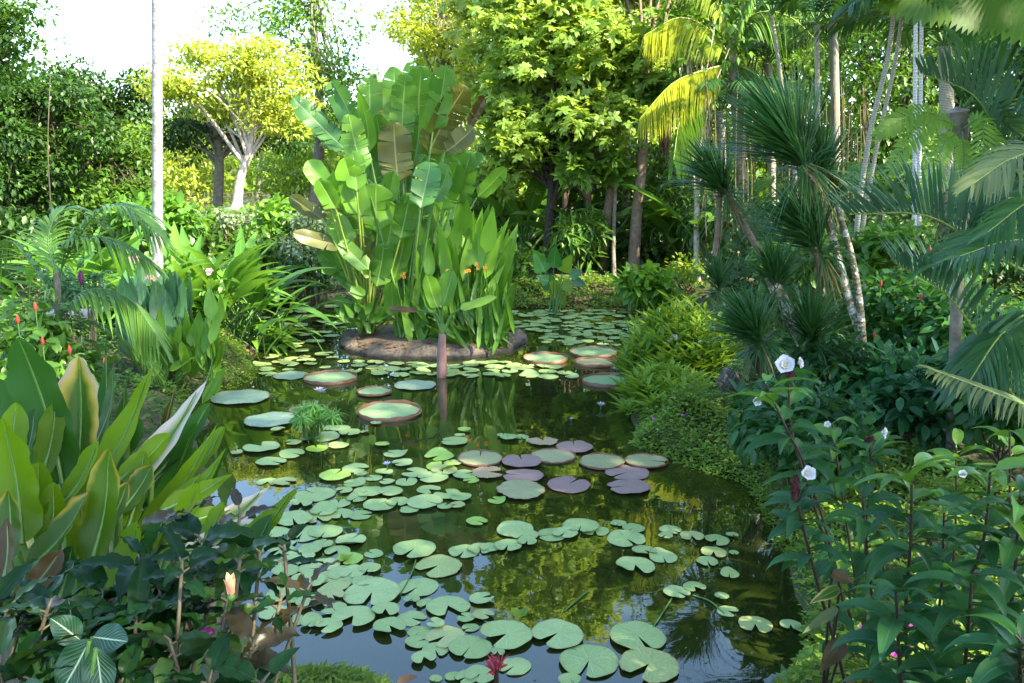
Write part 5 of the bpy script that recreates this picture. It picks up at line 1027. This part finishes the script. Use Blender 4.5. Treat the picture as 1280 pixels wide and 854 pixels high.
# ------------------------------------------------------------------ near palms at the right
Yr = 6.4
t = thing('blue_palm', 'palm at the right edge with stiff blue-green feather fronds arching over the bank', 'palm', gp(1330, Yr)); sb = MB(); q = bez([gp(1330, Yr), at(1335, 400, Yr), at(1330, 330, Yr)], 10); tube_mb(sb, q, .09, 10); sb.obj('trunk', MAT['ring_bark'], t)
for k, (pts, Ll, vee, ang, m_, up, dr, dY) in enumerate([
    ([(1325, 360), (1240, 318), (1160, 270), (1062, 268)], .62, 1.15, 62, 'palm_blue', (0, -.2, 1), .05, -.25),
    ([(1330, 560), (1270, 500), (1195, 380), (1118, 328)], .62, .9, 60, 'palm_blue', (.2, -.3, 1), .15, -.4),
    ([(1335, 330), (1290, 300), (1240, 290), (1170, 330)], .5, .2, 55, 'palm_dark', (0, 0, 1), .4, -.5),
    ([(1330, 400), (1290, 390), (1250, 420), (1210, 480)], .5, 0, 55, 'palm_dark', (0, 0, 1), .5, -.5), ([(1335, 330), (1300, 240), (1260, 230), (1220, 260)], .5, .2, 55, 'palm_dark', (0, 0, 1), .4, -.1)]):
    mb = MB(); q = bez([at(a, b, Yr + dY * i * .5) for i, (a, b) in enumerate(pts)], 16); frond(mb, q, 50, Ll * .92, .028, ang, vee, dr, rr=.016, up=up, start=.08); mb.obj('frond', [MAT[m_], MAT['stem_yellow']], t)
Yt = 7.6
t = thing('dark_crown_palm', 'palm with a dark shaggy trunk and upright dark green fronds at the upper right', 'palm', gp(1205, Yt)); sb = MB(); q = bez([gp(1205, Yt), at(1200, 250, Yt), at(1196, 140, Yt)], 14); tube_mb(sb, q, [.05, .05, .05, .11], 12); sb.obj('trunk', MAT['bark_grey'], t)
mb = MB(); tuft(mb, at(1196, 235, Yt), (0, 0, -1), 150, .42, .03, .9, .2); mb.obj('dead_leaf_skirt', MAT['palm_thatch'], t)
for pts, Ll, vee, m_, up in [([(1310, 220), (1255, 175), (1215, 118), (1152, 92)], .62, 1.2, 'palm_blue', (0, -.2, 1)), ([(1200, 140), (1240, 95), (1290, 90), (1340, 140)], .6, .9, 'palm_dark', (0, -.3, 1)), ([(1200, 145), (1250, 150), (1300, 190), (1340, 240)], .6, .5, 'palm_dark', (0, 0, 1)),
    ([(1200, 140), (1215, 60), (1250, 20), (1300, 0)], .6, .6, 'palm_dark', (0, -.3, 1))]:
    mb = MB(); q = bez([at(a, b, Yt - .25 * i) for i, (a, b) in enumerate(pts)], 14); frond(mb, q, 48, Ll * .95, .024, 58, vee, .12, rr=.014, up=up, start=.06); mb.obj('frond', [MAT[m_], MAT['stem_green']], t)
t = thing('hanging_fern', 'sword fern with bright green fronds hanging from the shaggy palm trunk', 'fern', at(1200, 165, Yt - .2))
for pts in [[(1198, 158), (1170, 150), (1140, 172), (1112, 212)], [(1200, 165), (1180, 180), (1165, 220), (1152, 262)], [(1205, 160), (1228, 150), (1226, 210), (1214, 262)], [(1212, 160), (1240, 170), (1242, 220), (1232, 285)], [(1200, 162), (1160, 140), (1125, 150), (1095, 170)], [(1203, 165), (1205, 200), (1200, 240), (1192, 270)]]:
    mb = MB(); q = bez([at(a, b, Yt - .3 - .1 * i) for i, (a, b) in enumerate(pts)], 14); frond(mb, q, 28, .13, .026, 76, .0, .15, rr=.006, up=(0, -.8, .4), start=.1); mb.obj('frond', [MAT['fern'], MAT['stem_green']], t)
t = thing('dry_tipped_palm', 'palm with pale olive fronds reaching in at the right edge', 'palm', gp(1380, 5.6)); sb = MB(); tube_mb(sb, bez([gp(1380, 5.6), at(1385, 470, 5.6)], 5), .05, 8); sb.obj('trunk', MAT['ring_bark'], t)
for pts, m_ in [([(1385, 570), (1310, 520), (1240, 490), (1165, 462)], 'palm_dry'), ([(1385, 330), (1320, 200), (1270, 196), (1216, 230)], 'palm_dry'), ([(1385, 420), (1330, 320), (1270, 300), (1200, 320)], 'palm_dark'), ([(1385, 300), (1330, 250), (1290, 250), (1235, 290)], 'palm_dark')]:
    mb = MB(); q = bez([at(a, b, 5.6 - .2 * i) for i, (a, b) in enumerate(pts)], 14); frond(mb, q, 36, .32, .022, 50, .1, .35, rr=.010, up=(0, -.4, .9)); mb.obj('frond', [MAT[m_], MAT['stem_yellow']], t)
# fan leaves over the top right
def fan(mb, c, ax, nrm_, Rr, spread=2.6, n=30, mat=0, notch=.06):
    ax = nrm(ax); Sd = nrm(np.cross(ax, nrm_)); Nn = np.cross(Sd, ax); V = [np.asarray(c)]; UV = [(.5, 0)]; rows = []
    for k in range(2 * n + 1):
        a = (k / (2 * n) - .5) * spread; f = 1 if k % 2 else -1
        for j, s in enumerate((.35, .7, 1.0)):
            rad = Rr * s * (1 - notch * (f > 0) * (j == 2)) * (1 - .1 * abs(a / spread * 2) ** 2)
            V.append(np.asarray(c) + (ax * math.cos(a) + Sd * math.sin(a)) * rad + Nn * (f * .040 * Rr * s + -.12 * Rr * s * s * (1 - .5 * abs(a)))); UV.append((.5 + .5 * f * s, s))
    F = []; Q = []
    for k in range(2 * n):
        b = 1 + 3 * k; F.append([0, b, b + 3]); Q += [[b, b + 1, b + 4, b + 3], [b + 1, b + 2, b + 5, b + 4]]
    mb.add(V, F, UV, mat); base = mb.n - len(V)
    mb.Q.append(np.array(Q) + base); mb.QM.append(np.full(len(Q), mat, np.int32))
L('fan_leaf', (.04, .12, .014), (.10, .20, .022), trans=.45, rough=.45, spec=.3, midrib=(.12, .22, .04)); Yf = 5.2
t = thing('fan_palm', 'fan palm whose big round pleated leaves hang in at the top right corner', 'palm', gp(1400, Yf)); sb = MB(); top = at(1400, -60, Yf); tube_mb(sb, bez([gp(1400, Yf), at(1400, 200, Yf), top], 10), .08, 10); sb.obj('trunk', MAT['ring_bark'], t)
for hx, hy, tx, ty, R_, sp in [(1165, -30, 1105, 38, 92, 1.5), (1212, -32, 1192, 50, 86, 1.3), (1290, -28, 1268, 62, 96, 1.7), (1110, -50, 1062, 10, 74, 1.5), (1250, -40, 1228, 48, 90, 1.2)]:
    mb = MB(); c = at(hx, hy, Yf - .2); d = at(tx, ty, Yf - .4 - .2 * rng.random()) - c; fan(mb, c, d, (rng.normal() * .25, -.9, .5), R_ * mpp(hx, hy, Yf), sp, 14); tube_mb(mb, bez([top, (top + c) / 2 + [0, 0, .2], c], 8), .014, 6, 1, False); mb.obj('fan_leaf', [MAT['fan_leaf'], MAT['stem_green']], t)
# ------------------------------------------------------------------ foreground, left: big paddle leaved clump
rootL = np.array([-1.62, 3.15, float(gz(-1.62, 3.15))])
bl = thing('giant_leaf_clump', 'large clump of upright broad glossy leaves, some yellowed and burnt, filling the left foreground', 'plant', rootL)
BG, BI, BU, BE, BW, BN = 'big_green', 'big_lit', 'big_burnt', 'big_edge', 'big_bleached', 'big_brown'
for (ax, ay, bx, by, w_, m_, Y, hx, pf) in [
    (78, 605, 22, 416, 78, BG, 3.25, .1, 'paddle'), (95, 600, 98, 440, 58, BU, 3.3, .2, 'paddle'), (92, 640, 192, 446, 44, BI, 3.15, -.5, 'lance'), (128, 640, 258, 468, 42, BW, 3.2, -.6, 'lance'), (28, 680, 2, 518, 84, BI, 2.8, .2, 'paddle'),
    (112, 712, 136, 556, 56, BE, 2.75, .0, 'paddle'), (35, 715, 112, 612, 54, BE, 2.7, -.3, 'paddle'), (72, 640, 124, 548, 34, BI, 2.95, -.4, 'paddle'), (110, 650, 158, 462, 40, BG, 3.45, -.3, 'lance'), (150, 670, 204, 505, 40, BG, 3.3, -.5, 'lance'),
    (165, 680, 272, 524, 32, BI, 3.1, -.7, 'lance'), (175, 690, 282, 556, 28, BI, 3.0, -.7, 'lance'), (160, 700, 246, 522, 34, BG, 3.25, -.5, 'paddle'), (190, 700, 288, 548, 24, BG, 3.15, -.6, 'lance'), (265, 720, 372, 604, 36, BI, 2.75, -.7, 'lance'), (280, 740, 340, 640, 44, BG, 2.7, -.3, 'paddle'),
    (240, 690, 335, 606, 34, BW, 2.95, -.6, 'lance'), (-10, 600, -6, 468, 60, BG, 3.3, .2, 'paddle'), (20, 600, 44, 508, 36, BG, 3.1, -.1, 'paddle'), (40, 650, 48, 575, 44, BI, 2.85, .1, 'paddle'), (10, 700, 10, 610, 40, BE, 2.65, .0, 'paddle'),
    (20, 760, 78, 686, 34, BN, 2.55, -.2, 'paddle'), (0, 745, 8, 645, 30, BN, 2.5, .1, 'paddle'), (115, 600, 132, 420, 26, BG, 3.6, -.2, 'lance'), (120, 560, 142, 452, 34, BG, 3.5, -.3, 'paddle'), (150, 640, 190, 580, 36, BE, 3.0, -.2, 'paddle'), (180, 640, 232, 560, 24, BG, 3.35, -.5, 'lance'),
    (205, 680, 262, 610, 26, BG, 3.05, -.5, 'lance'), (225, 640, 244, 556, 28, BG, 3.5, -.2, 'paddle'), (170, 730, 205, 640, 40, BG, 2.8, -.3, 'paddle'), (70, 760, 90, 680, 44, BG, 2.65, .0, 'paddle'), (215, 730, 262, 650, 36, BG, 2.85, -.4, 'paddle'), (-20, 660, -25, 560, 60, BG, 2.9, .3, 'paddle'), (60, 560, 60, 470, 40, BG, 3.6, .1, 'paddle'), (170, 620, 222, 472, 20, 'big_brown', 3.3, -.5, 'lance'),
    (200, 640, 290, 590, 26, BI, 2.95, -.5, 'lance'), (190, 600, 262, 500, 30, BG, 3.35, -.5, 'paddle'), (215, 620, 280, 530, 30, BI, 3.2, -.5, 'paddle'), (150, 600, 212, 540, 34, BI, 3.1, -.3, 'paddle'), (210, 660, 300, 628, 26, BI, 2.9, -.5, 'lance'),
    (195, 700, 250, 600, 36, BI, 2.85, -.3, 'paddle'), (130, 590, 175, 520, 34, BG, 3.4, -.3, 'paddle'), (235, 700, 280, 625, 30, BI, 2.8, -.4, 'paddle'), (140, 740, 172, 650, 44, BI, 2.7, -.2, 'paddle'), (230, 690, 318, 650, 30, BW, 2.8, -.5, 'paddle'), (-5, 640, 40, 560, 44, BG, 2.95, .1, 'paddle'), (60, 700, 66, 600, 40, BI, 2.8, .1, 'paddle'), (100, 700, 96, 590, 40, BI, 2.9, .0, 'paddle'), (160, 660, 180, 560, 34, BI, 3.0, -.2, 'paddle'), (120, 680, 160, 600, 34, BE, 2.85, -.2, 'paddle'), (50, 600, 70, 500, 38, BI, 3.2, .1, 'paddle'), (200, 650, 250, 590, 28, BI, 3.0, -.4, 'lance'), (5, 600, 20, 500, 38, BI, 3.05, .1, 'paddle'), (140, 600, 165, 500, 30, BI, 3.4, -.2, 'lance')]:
    mb = MB(); A = at(ax, ay, Y); B = at(bx, by, Y + .05 + .12 * rng.random()); W = w_ * (1.2 if pf == 'lance' else .95) * mpp(bx, by, Y)
    h = nrm([hx + rng.normal() * .25, -1, .55 + rng.random() * .35]); rt = rootL + [rng.normal() * .15, (Y - 3.1) * .6, 0]
    tube_mb(mb, bez([rt, (rt + A) / 2 + (A - B) * .1, A], 9), np.linspace(.02, .011, 9), 7, 1, False); tube_mb(mb, bez([A, A * .5 + B * .5 + h * (-.07 * np.linalg.norm(B - A)) - h * .004, B], 8)[:-1], np.linspace(.010, .002, 8), 5, 1, False)
    leaf_ab(mb, A, B, W, h, .07, .03, pf, 18, fold=.22 + .2 * rng.random(), nc=4, wav=.03, wf=15 + 8 * rng.random(), nr=44, nz=.03, twist=rng.normal() * .25, tears=0)
    mb.obj('leaf', [MAT[m_], MAT['stem_green']], bl)
# dark hibiscus-like shrub
def whorl(t, px, py, Y, m_, n=7, Ln=.15, W=.062, ax=None, part='leaf', root=None, prof='lance', e=(.7, -.1), sm='stem_brown', drop=.9):
    c = at(px, py, Y); root = root if root is not None else c - [0, 0, .4]
    mb = MB(); tube_mb(mb, bez([root, (root + c) / 2 + rng.normal(size=3) * .04, c], 8), np.linspace(.010, .005, 8), 6)
    mb.obj('branch', MAT[sm], t); a0 = rng.random() * 6.28; b = MB()
    for i in range(n):
        az = a0 + i * 2.4; el = e[0] + (e[1] - e[0]) * i / n + rng.normal() * .15; s = .65 + .5 * rng.random(); base = c - nrm(c - root) * (.012 * i)
        arc_leaf(b, base, az, el, el - drop * (.5 + rng.random() * .8), .02, Ln * s, W * s, prof, .3, 12, 2, 0, 1, .003, wav=.09, wf=22, roll=rng.normal() * .35)
    b.obj('leaf_whorl', [MAT[m_], MAT[sm]], t)
H1, H2, H3 = 'hibiscus_dark', 'hibiscus_olive', 'hibiscus_bronze'
rs = np.array([-.95, 1.9, float(gz(-.95, 1.9))]); hb = thing('dark_leaved_shrub', 'dark glossy wavy leaved shrub with one peach flower bud in the bottom left foreground', 'shrub', rs)
for px, py, Y, m_, n, Ln in [(285, 752, 2.25, H2, 9, .15), (250, 672, 2.45, H1, 8, .16), (325, 690, 2.4, H1, 7, .13), (212, 800, 2.1, H2, 8, .15), (318, 800, 2.15, H3, 8, .15), (176, 700, 2.45, H1, 8, .18), (232, 640, 2.6, H3, 5, .13), (200, 740, 2.35, H1, 9, .18), (352, 745, 2.3, H1, 6, .11), (385, 735, 2.35, H3, 6, .12),
    (132, 745, 2.35, H1, 8, .19), (262, 850, 2.0, H1, 8, .16), (170, 770, 2.2, H1, 8, .16), (150, 850, 2.0, H1, 8, .16), (355, 680, 2.45, H1, 6, .10), (300, 640, 2.6, H3, 5, .12), (270, 720, 2.4, H1, 7, .15), (232, 760, 2.3, H1, 8, .15), (90, 775, 2.3, H1, 7, .19), (330, 850, 2.0, H1, 7, .14), (228, 700, 2.25, H1, 7, .14), (300, 700, 2.3, H2, 5, .12), (120, 800, 2.1, H1, 7, .16)]:
    whorl(hb, px, py, Y, m_, n, Ln * 1.02, Ln * .42, root=rs + [rng.normal() * .12, rng.normal() * .1, 0])
rs2 = np.array([-1.45, 1.75, float(gz(-1.45, 1.75))]); hb2 = thing('dark_leaved_shrub', 'dark shrub with long olive edged leaves at the very bottom left corner', 'shrub', rs2)
for px, py, Y, m_, n, Ln in [(30, 765, 2.2, H3, 6, .18), (10, 760, 2.1, H2, 7, .18), (60, 760, 2.1, H1, 8, .18), (0, 830, 1.95, H2, 7, .18), (40, 850, 1.95, H1, 8, .18), (70, 760, 2.3, H1, 7, .18), (-10, 760, 2.2, H1, 6, .16)]:
    whorl(hb2, px, py, Y, m_, n, Ln, Ln * .36, root=rs2 + [rng.normal() * .12, rng.normal() * .1, 0])
f = MB(); c = at(289, 745, 2.12)
for k in range(5):
    a = k * 1.256; o = np.array([math.cos(a), math.sin(a), 0]) * .010; q = [c + o * .4, c + o * 1.1 + [0, 0, .025], c + o * (1.2 + .5 * (k % 2)) + [0, 0, .052 + .006 * (k % 3)]]
    blade(f, bez(q, 8), .024, -o + .0001, 'paddle', .5, 2, .03)
tube_mb(f, bez([at(285, 762, 2.2), c], 4), .006, 6, 1); blob(f, c - [0, 0, .004], (.011, .011, .012), 8, 6, 1); f.obj('flower_bud', [MAT['peach_petal'], MAT['stem_green']], hb)
f = MB(); blob(f, at(256, 790, 2.2), (.028, .016, .010), 12, 8, 0, .1); f.obj('flower_bud', MAT['plum_bud'], hb)
rz = np.array([-1.15, 1.75, float(gz(-1.15, 1.75))]); zb_ = thing('zebra_leaf_plant', 'low plant with dark leaves boldly veined in white at the bottom left', 'plant', rz)
for ax, ay, bx, by, w_, Y in [(112, 800, 72, 868, 52, 1.95), (116, 796, 160, 800, 40, 1.98), (100, 800, 62, 770, 36, 2.05), (120, 810, 128, 875, 40, 1.92), (90, 790, 85, 745, 34, 2.15), (60, 860, 20, 880, 44, 1.9)]:
    mb = MB(); A = at(ax, ay, Y); B = at(bx, by, Y - .03); tube_mb(mb, bez([rz, (rz + A) / 2, A], 6), .006, 6, 1, False); leaf_ab(mb, A, B, w_ * mpp(bx, by, Y), (.1, -.8, .9), .06, .05, 'ellip', 12, fold=.15, nc=3, wav=.03, nr=24); mb.obj('leaf', [MAT['zebra'], MAT['stem_green']], zb_)
# ------------------------------------------------------------------ foreground, right: spiral costus stems
def white_flower(t, px, py, Y, w_, bract=None, ax=(-.2, -.8, .5)):
    m = mpp(px, py, Y); c = at(px, py, Y); r = w_ / 2 * m; f = MB(); petals(f, c, ax, 5, r * 1.1, r * 1.25, 1.15, .35, 'petal', 0, .09); petals(f, c, ax, 4, r * .8, r * .9, .6, .3, 'petal', 0, .08); blob(f, c + nrm(ax) * r * .25, (r * .16,) * 3, 8, 6, 1)
    f.obj('flower', [MAT['white_petal'], MAT['yellow_centre']], t)
    if bract:
        bx, by, bw, bh = bract; b = MB(); q = at(bx, by, Y + .03); W_ = bw / 2 * m; H_ = bh * m; tube_mb(b, [q - [0, 0, H_ * .5], q + [0, 0, H_ * .3]], W_ * .75, 8)
        for i in range(26):
            a = i * 2.4; z = (i / 26 - .5) * H_; rr_ = W_ * math.sin(.6 + 2.3 * i / 26); p0 = q + [math.cos(a) * rr_ * .5, math.sin(a) * rr_ * .5, z]; blade(b, [p0, p0 + [math.cos(a) * rr_ * .45, math.sin(a) * rr_ * .45, H_ * .12], p0 + [math.cos(a) * rr_ * .35, math.sin(a) * rr_ * .35, H_ * .27]], W_ * .9, (math.cos(a), math.sin(a), .2), 'ellip', .2, 1)
        b.obj('bract_cone', MAT['maroon_bract'], t)
def costus(label, pts, Y, n, Ln, W, m_, t0=.25, flowers=(), top=None, sr=.009, group='spiral costus plants'):
    root = gp(pts[-1][0], Y + .15); t = thing('costus_plant', label, 'plant', root, group)
    q = bez([at(a, b, Y + .04 * i) for i, (a, b) in enumerate(pts)] + [root], 24); q = q[::-1]
    sb = MB(); tube_mb(sb, q, np.linspace(sr * 1.2, sr * .6, len(q)), 7); sb.obj('stem', MAT['stem_maroon'], t)
    lb = MB(); tb_ = MB(); a0 = rng.random() * 6.28; m = len(q) - 1
    for i in range(n):
        s = t0 + (1 - t0) * (i / (n - 1)) ** .8; k = s * m; k0 = min(int(k), m - 1); b_ = q[k0] * (1 - (k - k0)) + q[k0 + 1] * (k - k0)
        az = a0 + i * 1.05 + rng.normal() * .15; sc = (.8 + .35 * rng.random()) * (1 - .35 * max(0, s - .9) * 10 * .5); el = .35 + .75 * max(0, s - .75) * 2 + rng.normal() * .15
        tgt = tb_ if (top and s > .85) else lb
        arc_leaf(tgt, b_, az, el, el - 1.0 - .7 * rng.random(), .018, Ln * sc, W * sc, 'lance', .32, 10, 2, 0, 1, .003, wav=.02, roll=rng.normal() * .3)
    lb.obj('leaves', [MAT[m_], MAT['stem_maroon']], t)
    if top: tb_.obj('top_leaves', [MAT[top], MAT['stem_green']], t)
    for f_ in flowers: white_flower(t, *f_)
    return t
costus('costus with drooping pale green top leaves, leftmost of the tall ones at the pond edge', [(957, 480), (985, 540), (1005, 580), (1040, 690), (1075, 870)], 4.3, 26, .25, .085, 'costus', .2, top='costus_light')
costus('costus with two open white flowers side by side above a maroon head', [(986, 475), (990, 540), (1020, 640), (1090, 860)], 4.7, 18, .22, .075, 'costus', .3, [(981, 458, 4.6, 27, (988, 470, 14, 12)), (997, 454, 4.6, 15, None, (.8, -.6, .3)), (948, 502, 4.6, 12, None, (-.6, -.7, .2))])
costus('costus with a long maroon bract cone and one white flower, nearest the water', [(995, 620), (1004, 660), (1022, 730), (1058, 870)], 3.7, 22, .20, .075, 'costus_blue', .38, [(1009, 592, 3.65, 20, (994, 611, 13, 28), (.1, -.9, .4))])
costus('costus with maroon head and one white flower at the foot of the lichen covered stem', [(1087, 556), (1088, 600), (1082, 690), (1090, 870)], 4.5, 22, .22, .075, 'costus', .3, [(1101, 541, 4.4, 17, (1087, 551, 14, 12), (.8, -.7, .2))])
for pts, Y, n, m_, top, lb_, fl_ in [
    ([(1140, 585), (1138, 680), (1132, 760), (1130, 880)], 3.5, 28, 'costus', 'costus_light', 'upright costus with a light green top, left of the arching one in the right foreground', []),
    ([(1238, 590), (1228, 680), (1190, 770), (1140, 890)], 3.35, 28, 'costus', 'costus_light', 'leaning costus with a bright yellow-green top in the right foreground', [(1203, 593, 3.3, 11, None)]),
    ([(1275, 620), (1270, 700), (1262, 780), (1255, 900)], 3.2, 26, 'costus', None, 'dark leaved costus at the right edge of the foreground', []), ([(1180, 640), (1178, 720), (1170, 800), (1165, 890)], 3.8, 26, 'costus_blue', None, 'blue-green costus behind the leaning one in the right foreground', []),
    ([(1078, 620), (1085, 700), (1095, 790), (1105, 890)], 4.0, 20, 'costus', None, 'thin costus behind the maroon coned one over the ground cover', []), ([(1215, 720), (1210, 790), (1205, 850), (1200, 920)], 3.0, 24, 'costus', None, 'low dark costus at the lower right of the foreground', []),
    ([(1120, 740), (1122, 790), (1126, 850), (1130, 920)], 3.1, 18, 'costus_blue', None, 'short dark costus low in the right foreground left of the low dark one', []), ([(1262, 540), (1262, 640), (1258, 740), (1250, 860)], 4.4, 26, 'costus', 'costus_light', 'tall costus at the right edge behind the foreground ones', []),
    ([(1195, 560), (1195, 640), (1190, 740), (1185, 860)], 4.7, 26, 'costus', 'costus_light', 'costus with a light top just behind the leaning one', []), ([(1040, 530), (1050, 600), (1062, 680), (1080, 800)], 5.2, 24, 'costus', 'costus_light', 'pale topped costus between the two groups of white flowers', [(1034, 531, 5.1, 9, None)]),
    ([(1275, 800), (1275, 830), (1275, 860), (1275, 920)], 2.7, 18, 'costus_blue', None, 'low costus leaves in the bottom right corner', [])]:
    costus(lb_, pts, Y, n + 12, .25, .082, m_, .14, fl_, top)
bt = thing('withered_leaf_plant', 'short plant with brown and orange withered leaves at the water by the maroon coned costus', 'plant', gp(1062, 3.8))
for ax, ay, bx, by, w_, m_ in [(1055, 800, 1025, 838, 26, 'big_brown'), (1050, 735, 1012, 752, 16, 'big_burnt'), (1048, 760, 1002, 790, 14, 'palm_dry'), (1040, 715, 1068, 728, 18, 'big_brown')]:
    mb = MB(); A = at(ax, ay, 3.6); B = at(bx, by, 3.5); tube_mb(mb, bez([bt.location, (np.array(bt.location) + A) / 2, A], 6), .006, 6, 1, False); leaf_ab(mb, A, B, w_ * mpp(bx, by, 3.5), (-.2, -.8, .6), .08, .05, 'lance', 10, fold=.3, nc=2, wav=.04, nr=16); mb.obj('leaf', [MAT[m_], MAT['stem_maroon']], bt)
# crimson ginger head at the bottom edge
q = onz(620, 845); q = at(620, 838, 3.9); t = thing('torch_flower', 'ragged crimson red flower head at the bottom edge over the lily pads', 'flower', (q[0], q[1], -.05)); f = MB()
for k in range(30):
    a = rng.random() * 6.28; e_ = .1 + 1.3 * rng.random(); d = np.array([math.cos(a) * math.cos(e_), math.sin(a) * math.cos(e_), math.sin(e_)]); Ln = .05 + .05 * rng.random() * (1.4 if e_ > 1 else 1); s_ = q + rng.normal(size=3) * .012
    blade(f, bez([s_, s_ + d * Ln * .6, s_ + d * Ln - [0, 0, .01]], 6), .014, np.cross(d, [.3, .1, .9]), 'lance', .3, 1)
f.obj('petals', MAT['crimson_petal'], t); f = MB(); tube_mb(f, bez([(q[0] + .02, q[1] - .02, -.1), q], 6), .012, 8); f.obj('stem', MAT['stem_maroon'], t)
# yellow floating bud-like young leaves
for px, py, w_, lb_ in [(597, 653, 26, None), (649, 771, 26, 'curled bright yellow-green young pad above the bottom edge group'), (432, 700, 18, 'small curled lime leaf in the raft beside the dark shrub')]:
    if not lb_: continue
    c = onz(px, py, .02); r = w_ / 2 * mpp(px, py, c[1]); mb = MB()
    for k in range(3): a = k * 2.1 + .4; d = np.array([math.cos(a), math.sin(a), .35]); blade(mb, bez([c - d * .1 * r, c + d * r * .6, c + d * r + [0, 0, r * .3]], 8), r * 1.3, (-d[0], -d[1], 1), 'ellip', .4, 3, .04)
    tag(mb.obj('curled_leaf', MAT['leaf_lime']), lb_, 'leaf', 'curled young leaves')

# litter: fallen leaves on the banks and adrift on the water, specks of duckweed
n = 2600; x = -9 + 18 * rng.random(n); y = 2.5 + 20 * rng.random(n); s_ = sdist(x, y); k = s_ > .05; x, y = x[k], y[k]
D = rdir(len(x)); D[:, 2] *= .15; b = MB(); scatter(b, 'oval', np.stack([x, y, gz(x, y) + .03], 1), D, rdir(len(x)) * .25 + [0, 0, 1], .07 + .09 * rng.random(len(x)))
tag(b.obj('fallen_leaves', plain('dead_leaf', (.22, .12, .05), (.10, .05, .02), .8, 3)), 'brown fallen leaves scattered over the banks', 'fallen leaves', kind='stuff')
n = 2400; x = -5 + 9 * rng.random(n); y = 4.6 + 14 * rng.random(n); g = np.sin(x * 2.1 + 1.3 * np.sin(y)) + np.sin(y * 1.7 - x); k = (sdist(x, y) < -.05) & (g + rng.normal(size=n) * .7 > .9); x, y = x[k], y[k]
D = rdir(len(x)); D[:, 2] = 0; b = MB(); scatter(b, 'leaf', np.stack([x, y, np.full(len(x), .004)], 1), D, np.tile([0, 0, 1.], (len(x), 1)), .010 + .02 * rng.random(len(x)) ** 2)
tag(b.obj('floating_specks', MAT['leaf_lime']), 'tiny leaf specks adrift on the water between the pads', 'duckweed', kind='stuff')
